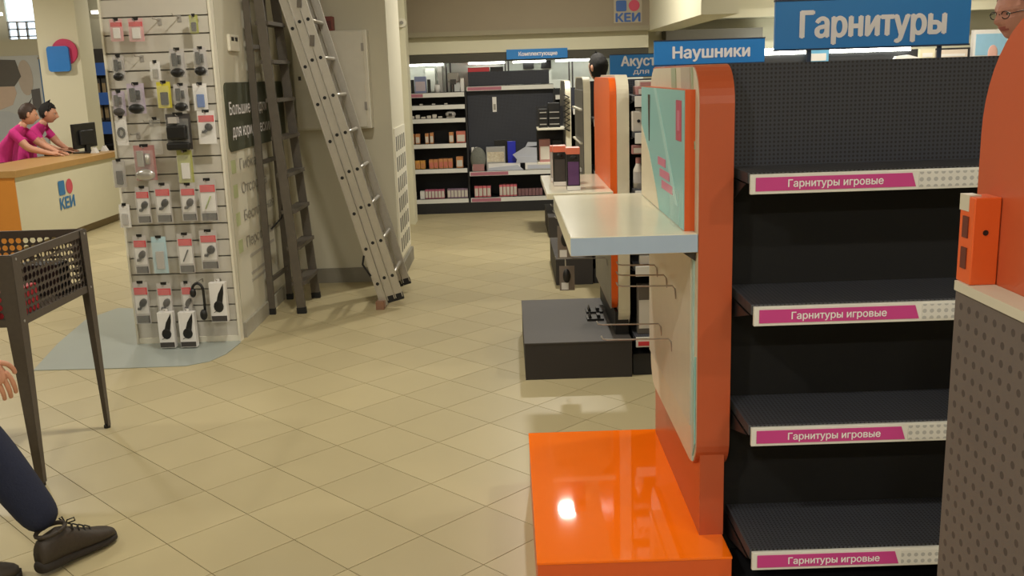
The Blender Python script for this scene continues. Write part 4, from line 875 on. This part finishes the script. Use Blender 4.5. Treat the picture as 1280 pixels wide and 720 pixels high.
for (sx, sy) in ((BX0, BY0), (BX1, BY0), (BX0, BY1), (BX1, BY1)):
    dx = -1 if sx == BX1 else 1; dy = -1 if sy == BY0 else 1; iy = 1 if sy == BY0 else -1
    g = G(); ox = .012 * (-dx); oy = .012 * (-iy)
    # L profile leg: two tapered flanges meeting at the corner
    g.taper((sx + ox + dx * .035, sy + oy, BZ1 - .005), (.07, .004), (sx + ox + dx * .014, sy + oy, .012), (.028, .004))
    g.taper((sx + ox, sy + oy + iy * .035, BZ1 - .005), (.004, .07), (sx + ox, sy + oy + iy * .014, .012), (.004, .028))
    lg = build(g, 'leg', bin_m, r)
    build(G().tube([(sx + ox + dx * .012, sy + oy + iy * .012, 0), (sx + ox + dx * .012, sy + oy + iy * .012, .014)], .016, 10), 'rubber_foot', rubber, lg)
    for z in (BZ0 + .02, BZ1 - .02): build(G().tube([(sx + ox - dx * .004, sy + oy + iy * .03, z), (sx + ox, sy + oy + iy * .03, z)], .006, 8), 'bolt', chrome, lg)
for k, (x0, y0, x1, y1, z1, lb) in enumerate(((-2.40, 3.98, -2.08, 4.20, .83, 'red flat box lying in the perforated bin'), (-2.78, 4.02, -2.50, 4.22, .80, 'dark red box deeper in the perforated bin'))):
    carton(lb, x0, x1, y0, y1, BZ0 + .013, z1, red_m if k == 0 else M('dark_red', (128, 36, 40), .5), None)
carton('black box standing in the back of the perforated bin', -2.3, -2.10, 4.46, 4.58, BZ0 + .013, .86, black_p, None)

# ================================================================= PEOPLE
def seg_dist(p, a, b):
    ab = b - a; t = max(0, min(1, (p - a).dot(ab) / max(ab.length_squared, 1e-9))); return (p - (a + ab * t)).length
def skin_mesh(chains, sub=2):
    """chains: list of (verts [(pos, rx, ry)], edges, root index) -> list of islands skinned into one mesh."""
    me = bpy.data.meshes.new('skel'); vs = []; es = []; rad = []; roots = []
    for v, e, rt in chains:
        n = len(vs); vs += [q[0] for q in v]; rad += [(q[1], q[2]) for q in v]; es += [(a + n, b + n) for a, b in e]; roots.append(n + rt)
    me.from_pydata(vs, es, []); o = bpy.data.objects.new('skel', me); COL.objects.link(o)
    md = o.modifiers.new('skin', 'SKIN'); md.use_smooth_shade = True; md.branch_smoothing = 0.6
    if not me.skin_vertices: me.skin_vertices.new()
    for i, sv in enumerate(me.skin_vertices[0].data): sv.radius = rad[i]; sv.use_root = i in roots
    sb = o.modifiers.new('sub', 'SUBSURF'); sb.levels = sub; sb.render_levels = sub
    dg = bpy.context.evaluated_depsgraph_get(); ev = bpy.data.meshes.new_from_object(o.evaluated_get(dg))
    g = ([v.co.copy() for v in ev.vertices], [list(p.vertices) for p in ev.polygons])
    bpy.data.objects.remove(o); bpy.data.meshes.remove(me); bpy.data.meshes.remove(ev)
    return g
def head_parts(c, rot, body, hair_m, parent_later, glasses=False, long_hair=False, s=1.0):
    """Head with brow, nose, lips, chin, ears; local frame: +y = face forward, +z up. Adds to body G; returns hair G and glasses G."""
    R = Matrix.Translation(Vector(c)) @ rot.to_4x4() @ Matrix.Scale(s, 4)
    nu, nv = 40, 32; vs = []; fs = []; mi = []
    def shape(th, ph):
        x = math.sin(th) * math.cos(ph); y = math.sin(th) * math.sin(ph); z = math.cos(th)
        X = x * .076; Y = y * .096; Z = z * .118
        if z < 0:
            t = -z; X *= 1 - .30 * t * t; Y = Y * (1 - .10 * t) + .018 * t * (1 if y > -.2 else 0) * max(0, y + .2)
            if y < 0: Y *= 1 - .25 * t
        if y > .3:
            fx = X / .076
            Y += .030 * math.exp(-((X / .012) ** 2)) * math.exp(-(((Z + .022) / .020) ** 2))          # nose tip
            Y += .014 * math.exp(-((X / .009) ** 2)) * math.exp(-(((Z - .006) / .026) ** 2))          # bridge
            for sx in (-1, 1): Y -= .011 * math.exp(-(((X - sx * .030) / .015) ** 2)) * math.exp(-(((Z - .006) / .013) ** 2))
            Y += .006 * math.exp(-(((Z - .028) / .012) ** 2)) * (abs(fx) < .8)                          # brow
            Y += .007 * math.exp(-((X / .024) ** 2)) * math.exp(-(((Z + .056) / .010) ** 2))          # lips
            Y += .012 * math.exp(-((X / .022) ** 2)) * math.exp(-(((Z + .096) / .016) ** 2))          # chin
        return Vector((X, Y, Z))
    for j in range(nv + 1):
        for i in range(nu): vs.append(shape(PI * j / nv, 2 * PI * i / nu))
    for j in range(nv):
        for i in range(nu): fs.append((j * nu + i, (j + 1) * nu + i, (j + 1) * nu + (i + 1) % nu, j * nu + (i + 1) % nu))
    k0 = body.k
    for f in fs:
        cc = sum((vs[i] for i in f), Vector()) / 4
        body.k = 1 if (abs(cc.x) < .023 and abs(cc.z + .056) < .008 and cc.y > .06) else 0
        body.add([R @ vs[i] for i in f], [(0, 1, 2, 3)])
    body.k = 0
    for sx in (-1, 1):
        body.add(*_ellv(R, (sx * .079, -.008, -.004), (.010, .020, .032)))
    body.k = 2
    for sx in (-1, 1): body.add(*_ellv(R, (sx * .030, .074, .006), (.012, .012, .009)))
    body.k = 3
    for sx in (-1, 1): body.add(*_ellv(R, (sx * .030, .0835, .006), (.0052, .004, .0055)))
    body.k = k0
    hair = bmesh.new(); hv = []
    for j in range(nv + 1):
        for i in range(nu):
            p = shape(PI * j / nv, 2 * PI * i / nu); k = 1.10 + .03 * math.sin(i * 2.3) * math.sin(j * 1.7)
            k += random.uniform(-.035, .035); hv.append(hair.verts.new(Vector((p.x * k, p.y * k - .004, p.z * k + .004))))
    for f in fs:
        cc = sum((vs[i] for i in f), Vector()) / 4
        front = cc.y / .096
        line = .062 if front > .45 else (.062 - (.45 - front) * .16 if front > -.2 else -.07)
        if long_hair and front < .3: line = min(line, -.09)
        if cc.z > line:
            try: hair.faces.new([hv[i] for i in f])
            except ValueError: pass
    bmesh.ops.remove_doubles(hair, verts=hair.verts, dist=.0002)
    loose = [v for v in hair.verts if not v.link_faces]; bmesh.ops.delete(hair, geom=loose, context='VERTS')
    bmesh.ops.solidify(hair, geom=list(hair.faces), thickness=.008)
    hg = G().bm(hair); hg.xf(R)
    gg = None
    if glasses:
        gg = G()
        for sx in (-1, 1):
            gg.tube([R @ Vector((sx * .032 + .022 * math.cos(a), .100 - .004 * abs(math.cos(a)), .004 + .016 * math.sin(a))) for a in [2 * PI * k / 16 for k in range(17)]], .002, 6)
            gg.tube([R @ Vector((sx * .054, .098, .008)), R @ Vector((sx * .082, .04, .010)), R @ Vector((sx * .086, -.02, .006))], .002, 6)
        gg.tube([R @ Vector((-.010, .104, .008)), R @ Vector((.010, .104, .008))], .002, 6)
    return hg, gg
def _ellv(R, c, r_):
    g = G().ell(c, r_, 10, 7); return [R @ v for v in g.v], g.f
def hand_chain(wr, d, side, n, curl=.5):
    """Palm and five fingers as skin chains; d = finger direction, n = palm normal, side = thumb direction."""
    wr = Vector(wr); d = Vector(d).normalized(); n = Vector(n); n = (n - d * n.dot(d)).normalized(); sd = d.cross(n)
    if sd.dot(Vector(side)) < 0: sd = -sd
    out = []
    for k, (off, ln, rr) in enumerate(((.030, .072, .0085), (.010, .080, .009), (-.011, .074, .0085), (-.031, .058, .0075))):
        b = wr + d * .062 + sd * off * .8; p = [b, wr + d * .094 + sd * off]
        dd = d.copy(); q = p[-1]
        for s_ in (.40, .33, .27):
            dd = (dd + n * curl * .75).normalized(); q = q + dd * ln * s_; p.append(q)
        out.append(([(v, rr * (1 if i < 3 else .88), rr * (1 if i < 3 else .88)) for i, v in enumerate(p)], [(i, i + 1) for i in range(4)], 0))
    t = [wr + d * .025 + sd * .018, wr + d * .05 + sd * .045 + n * .008, wr + d * .078 + sd * .056 + n * .018, wr + d * .098 + sd * .056 + n * .026]
    out.append(([(v, .0105 - .001 * i, .0105 - .001 * i) for i, v in enumerate(t)], [(0, 1), (1, 2), (2, 3)], 0))
    palm = [(wr + d * .03, .026, .018), (wr + d * .075, .036, .016), (wr + d * .098, .034, .012)]
    return palm, out
def person(label, J, mats, cls, hair_m, face, rot_head, glasses=False, long_hair=False, hands=None, shoes=None, group=None, leg=1.0):
    """J = joints; mats: shirt/trouser/skin; cls = material class of each limb."""
    V = {k: Vector(v) for k, v in J.items()}
    order = [('pelvis', .135, .105), ('belly', .135, .10), ('chest', .155, .11), ('neckbase', .062, .058), ('neck', .054, .054)]
    vs = []; idx = {}
    def av(k, p, a, b): idx[k] = len(vs); vs.append((p, a, b))
    for k, a, b in order: av(k, V[k], a, b)
    es = [(0, 1), (1, 2), (2, 3), (3, 4)]
    segs = [('torso', 'pelvis', 'belly'), ('torso', 'belly', 'chest'), ('torso', 'chest', 'neckbase'), ('neck', 'neckbase', 'neck')]
    fingers = []
    for s_ in ('L', 'R'):
        for k, a, pr_ in (('shoulder', .066, 'chest'), ('elbow', .046, None), ('wrist', .029, None)):
            av(k + s_, V[k + s_], a, a); par = idx[pr_] if pr_ else idx[{'elbow': 'shoulder', 'wrist': 'elbow'}[k] + s_]; es.append((par, idx[k + s_]))
        V['mid' + s_] = V['shoulder' + s_].lerp(V['elbow' + s_], .6)
        segs += [('torso', 'chest', 'shoulder' + s_), ('upperarm', 'shoulder' + s_, 'mid' + s_), ('forearm', 'mid' + s_, 'elbow' + s_), ('forearm', 'elbow' + s_, 'wrist' + s_)]
        hd = (hands or {}).get(s_) or dict(d=V['wrist' + s_] - V['elbow' + s_], side=(0, 1, 0), n=(1 if s_ == 'L' else -1, 0, 0), curl=.4)
        palm, fg = hand_chain(V['wrist' + s_], hd['d'], hd['side'], hd['n'], hd.get('curl', .4)); fingers += fg
        prev = idx['wrist' + s_]
        for q, (p, a, b) in enumerate(palm):
            av('palm%d%s' % (q, s_), p, a, b); V['palm%d%s' % (q, s_)] = p; es.append((prev, len(vs) - 1)); prev = len(vs) - 1
        segs.append(('hand', 'wrist' + s_, 'palm2' + s_))
        for k, a, par in (('hip', .098, 'pelvis'), ('thigh', .088, 'hip' + s_), ('knee', .062 * leg, 'thigh' + s_), ('calf', .060 * leg, 'knee' + s_), ('ankle', .048 * leg, 'calf' + s_)):
            if k == 'thigh': p = V['hip' + s_].lerp(V['knee' + s_], .4); V['thigh' + s_] = p
            elif k == 'calf': p = V['knee' + s_].lerp(V['ankle' + s_], .35); V['calf' + s_] = p
            else: p = V[k + s_]
            av(k + s_, p, a, a); es.append((idx[par], idx[k + s_]))
        segs += [('leg', 'pelvis', 'hip' + s_), ('leg', 'hip' + s_, 'knee' + s_), ('leg', 'knee' + s_, 'ankle' + s_)]
    bv, bf = skin_mesh([(vs, es, 0)] + fingers)
    body = G(); SL = [mats['skin'], lip_m, eye_m, iris_m, mats['shirt'], mats['trouser']]
    slot = {'skin': 0, 'shirt': 4, 'trouser': 5}
    sg = [(cls.get(c, 'skin'), V[a], V[b]) for c, a, b in segs]
    for f in bf:
        cc = sum((bv[i] for i in f), Vector()) / len(f)
        best = min(sg, key=lambda q: seg_dist(cc, q[1], q[2]))[0]
        if best == 'trouser' and cc.z > V['pelvis'].z - .06 and (cc - V['pelvis']).length < .3: best = 'shirt'
        body.mi.append(slot[best])
    body.v = list(bv); body.f = [list(f) for f in bf]
    hg, gg = head_parts(V['head'], rot_head, body, hair_m, None, glasses, long_hair)
    base = Vector((V['pelvis'].x, V['pelvis'].y, 0)); r = thing('person', label, 'person', base, group)
    b_ = build(body, 'body', SL, r, smooth=True)
    build(hg, 'hair', hair_m, r, smooth=True)
    if gg: build(gg, 'glasses', black_p, r, smooth=True)
    for (pos, ang, tilt) in (shoes or []): shoe(pos, ang, r, tilt)
    return r
def shoe(pos, ang, parent, tilt=0.0):
    """Lace-up shoe; heel at pos, toe along +y rotated by ang about z, pitched by tilt about the toe."""
    T = Matrix.Translation(Vector(pos)) @ Matrix.Diagonal((1, 1, 1.22, 1)) @ Matrix.Rotation(ang, 4, 'Z') @ Matrix.Translation(Vector((0, .27, 0))) @ Matrix.Rotation(-tilt, 4, 'X') @ Matrix.Translation(Vector((0, -.27, 0)))
    prof = [(-.012, .026, .052, .085), (.0, .034, .048, .095), (.03, .040, .030, .105), (.07, .041, .024, .112), (.105, .040, .022, .105), (.14, .042, .022, .090), (.18, .047, .022, .074), (.22, .050, .022, .062), (.26, .045, .022, .052), (.285, .034, .024, .044), (.298, .018, .027, .036)]
    def loft(rows, n=14):
        vv = []; ff = []
        for (y, hw, z0, z1) in rows:
            for k in range(n):
                a = 2 * PI * k / n; cx = math.copysign(abs(math.cos(a)) ** .75, math.cos(a)); cz = math.copysign(abs(math.sin(a)) ** .75, math.sin(a))
                vv.append(T @ Vector((hw * cx * (1 - .18 * max(0, cz)), y, (z0 + z1) / 2 + (z1 - z0) / 2 * cz)))
        for i in range(len(rows) - 1):
            for k in range(n): ff.append((i * n + k, i * n + (k + 1) % n, (i + 1) * n + (k + 1) % n, (i + 1) * n + k))
        ff.append(list(range(n))); ff.append([(len(rows) - 1) * n + k for k in range(n)])
        return G().add(vv, ff)
    u = build(loft([(a, b, .018, d) for a, b, c, d in prof]), 'shoe', shoe_m, parent, smooth=True)
    sol = [(-.016, .026), (-.006, .036), (.03, .043), (.08, .042), (.12, .040), (.17, .047), (.22, .053), (.265, .047), (.292, .034), (.305, .016)]
    build(loft([(y, hw, .0, .028 if y > .09 else .034) for y, hw in sol]), 'sole', sole_m, u, smooth=True)
    g = G()
    g.tube([T @ Vector((.038 * math.cos(a), .045 + .052 * math.sin(a), .112 + .006 * math.sin(a))) for a in [2 * PI * k / 18 for k in range(19)]], .008, 8)
    build(g, 'collar', shoe_m, u, smooth=True)
    for k in range(4):
        y = .115 + k * .024; z = .105 - k * .0105
        build(G().tube([T @ Vector((-.026, y, z - .012)), T @ Vector((-.012, y + .006, z + .002)), T @ Vector((.012, y + .006, z + .002)), T @ Vector((.026, y, z - .012))], .0032, 6), 'lace', rubber, u, smooth=True)
    build(G().tube([T @ Vector((0, .11, .110)), T @ Vector((.02, .10, .128)), T @ Vector((.034, .118, .132)), T @ Vector((.024, .128, .118)), T @ Vector((.0, .112, .110))], .0026, 6), 'lace_bow', rubber, u, smooth=True)
    build(G().tube([T @ Vector((0, .11, .110)), T @ Vector((-.022, .10, .126)), T @ Vector((-.032, .118, .124)), T @ Vector((-.006, .112, .110))], .0026, 6), 'lace_bow', rubber, u, smooth=True)
def zrot(face): return Matrix.Rotation(math.atan2(-face[0], face[1]), 3, 'Z')
def yaw_pitch(fx, fy, pitch): return Matrix.Rotation(math.atan2(-fx, fy), 3, 'Z') @ Matrix.Rotation(pitch, 3, 'X')
CASUAL = dict(torso='shirt', upperarm='shirt', leg='trouser', neck='skin', forearm='skin', hand='skin'); LONG = dict(CASUAL, forearm='shirt')

# walking customer at the left edge: only a leg, shoe and hand reach into the frame
person('person in dark jeans and brown lace-up shoes stepping in at the left edge',
       dict(pelvis=(-2.13, 2.98, .93), belly=(-2.12, 2.98, 1.10), chest=(-2.09, 2.98, 1.32), neckbase=(-2.08, 2.99, 1.47), neck=(-2.06, 3.0, 1.55), head=(-2.03, 3.01, 1.66),
            shoulderL=(-2.19, 3.15, 1.41), elbowL=(-2.27, 3.22, 1.14), wristL=(-2.20, 3.27, .90),
            shoulderR=(-2.03, 2.80, 1.41), elbowR=(-1.87, 2.92, 1.08), wristR=(-1.715, 3.08, .80),
            hipL=(-2.14, 3.07, .90), kneeL=(-1.86, 3.19, .50), ankleL=(-1.648, 3.19, .14),
            hipR=(-2.10, 2.90, .90), kneeR=(-2.04, 2.93, .49), ankleR=(-1.99, 3.02, .10)),
       dict(skin=skin_m, shirt=grey_cloth, trouser=jeans), LONG, hair_brown, None, yaw_pitch(1, .3, -.1),
       hands=dict(R=dict(d=(.25, .2, -.95), side=(.5, .6, 0), n=(-.6, .5, 0), curl=.35), L=dict(d=(.1, .1, -1), side=(1, 0, 0), n=(0, -1, 0), curl=.4)),
       shoes=[((-1.662, 3.125, .004), math.atan2(-.46, .88), .03), ((-1.99, 2.955, .004), math.atan2(-.86, .5), .0)], leg=1.4)
# two salesmen in pink shirts leaning on the counter
for (dy, lb, hm, tw) in ((0.0, 'nearer salesperson in a pink shirt leaning over the counter', hair_brown, .55), (.52, 'farther salesperson in a pink shirt leaning toward the monitor', hair_black, .25)):
    x0 = -5.98; y0 = 11.72 + dy; rc = -.10 if dy else 0
    person(lb, dict(pelvis=(x0 + .0, y0, .88), belly=(x0 + .05, y0 + .01, 1.0), chest=(x0 + .15, y0 + .03, 1.15), neckbase=(x0 + .24, y0 + .05, 1.245), neck=(x0 + .275, y0 + .06, 1.29), head=(x0 + .31, y0 + .08, 1.375 if dy == 0 else 1.37),
            shoulderL=(x0 + .18, y0 + .20, 1.19), elbowL=(x0 + .35 + rc / 2, y0 + .26, 1.0), wristL=(x0 + .53 + rc, y0 + .22, .918),
            shoulderR=(x0 + .20, y0 - .14, 1.19), elbowR=(x0 + .37 + rc / 2, y0 - .15, .99), wristR=(x0 + .55 + rc, y0 - .02, .918),
            hipL=(x0 + .0, y0 + .10, .86), kneeL=(x0 + .04, y0 + .13, .48), ankleL=(x0 - .05, y0 + .13, .09),
            hipR=(x0 + .0, y0 - .10, .86), kneeR=(x0 + .04, y0 - .13, .48), ankleR=(x0 - .05, y0 - .13, .09)),
           dict(skin=skin_m, shirt=pink_shirt, trouser=dark_cloth), CASUAL, hm, None, yaw_pitch(.8, tw, -.25),
           hands=dict(R=dict(d=(.9, .25, -.12), side=(0, 1, 0), n=(0, 0, -1), curl=.2), L=dict(d=(.9, -.2, -.12), side=(0, -1, 0), n=(0, 0, -1), curl=.2)),
           shoes=[((x0 - .10, y0 + .13, .002), -PI / 2, 0), ((x0 - .10, y0 - .13, .002), -PI / 2, 0)], group='salespeople at the counter')
# tall bespectacled customer behind the nearest rack
x0, y0 = 2.265, 4.40
person('person with auburn hair and glasses looking down behind the nearest rack',
       dict(pelvis=(x0 + .06, y0, 1.0), belly=(x0 + .06, y0, 1.2), chest=(x0 + .05, y0, 1.44), neckbase=(x0 + .02, y0, 1.62), neck=(x0 - .0, y0, 1.73), head=(x0 - .025, y0, 1.85),
            shoulderL=(x0 + .05, y0 - .19, 1.54), elbowL=(x0 + .02, y0 - .23, 1.24), wristL=(x0 - .14, y0 - .16, 1.05),
            shoulderR=(x0 + .05, y0 + .19, 1.54), elbowR=(x0 + .02, y0 + .23, 1.24), wristR=(x0 - .14, y0 + .16, 1.05),
            hipL=(x0 + .06, y0 - .1, .98), kneeL=(x0 + .04, y0 - .11, .53), ankleL=(x0 + .08, y0 - .11, .09), hipR=(x0 + .06, y0 + .1, .98), kneeR=(x0 + .04, y0 + .11, .53), ankleR=(x0 + .08, y0 + .11, .09)),
       dict(skin=M('skin_rosy', (206, 146, 128), .5), shirt=dark_cloth, trouser=jeans), LONG, hair_red, None, yaw_pitch(-1, -.30, -.20), glasses=True, long_hair=True,
       shoes=[((x0 + .13, y0 - .11, .002), PI / 2, 0), ((x0 + .13, y0 + .11, .002), PI / 2, 0)])
# dark-haired customer mostly hidden by the orange board
x0, y0 = .90, 9.30
person('dark haired person in dark clothes half hidden behind the orange end board',
       dict(pelvis=(x0, y0, .97), belly=(x0, y0, 1.14), chest=(x0, y0, 1.37), neckbase=(x0 - .01, y0, 1.53), neck=(x0 - .02, y0, 1.60), head=(x0 - .035, y0, 1.69),
            shoulderL=(x0 + .02, y0 - .18, 1.47), elbowL=(x0 + .02, y0 - .22, 1.18), wristL=(x0 - .02, y0 - .2, .93), shoulderR=(x0 + .02, y0 + .18, 1.47), elbowR=(x0 + .02, y0 + .22, 1.18), wristR=(x0 - .02, y0 + .2, .93),
            hipL=(x0, y0 - .1, .95), kneeL=(x0 - .02, y0 - .11, .5), ankleL=(x0 + .02, y0 - .11, .09), hipR=(x0, y0 + .1, .95), kneeR=(x0 - .02, y0 + .11, .5), ankleR=(x0 + .02, y0 + .11, .09)),
       dict(skin=skin_m, shirt=dark_cloth, trouser=dark_cloth), LONG, hair_black, None, yaw_pitch(-.7, 1, -.15), long_hair=True,
       shoes=[((x0 + .07, y0 - .11, .002), PI / 2, 0), ((x0 + .07, y0 + .11, .002), PI / 2, 0)])
bpy.context.view_layer.update()
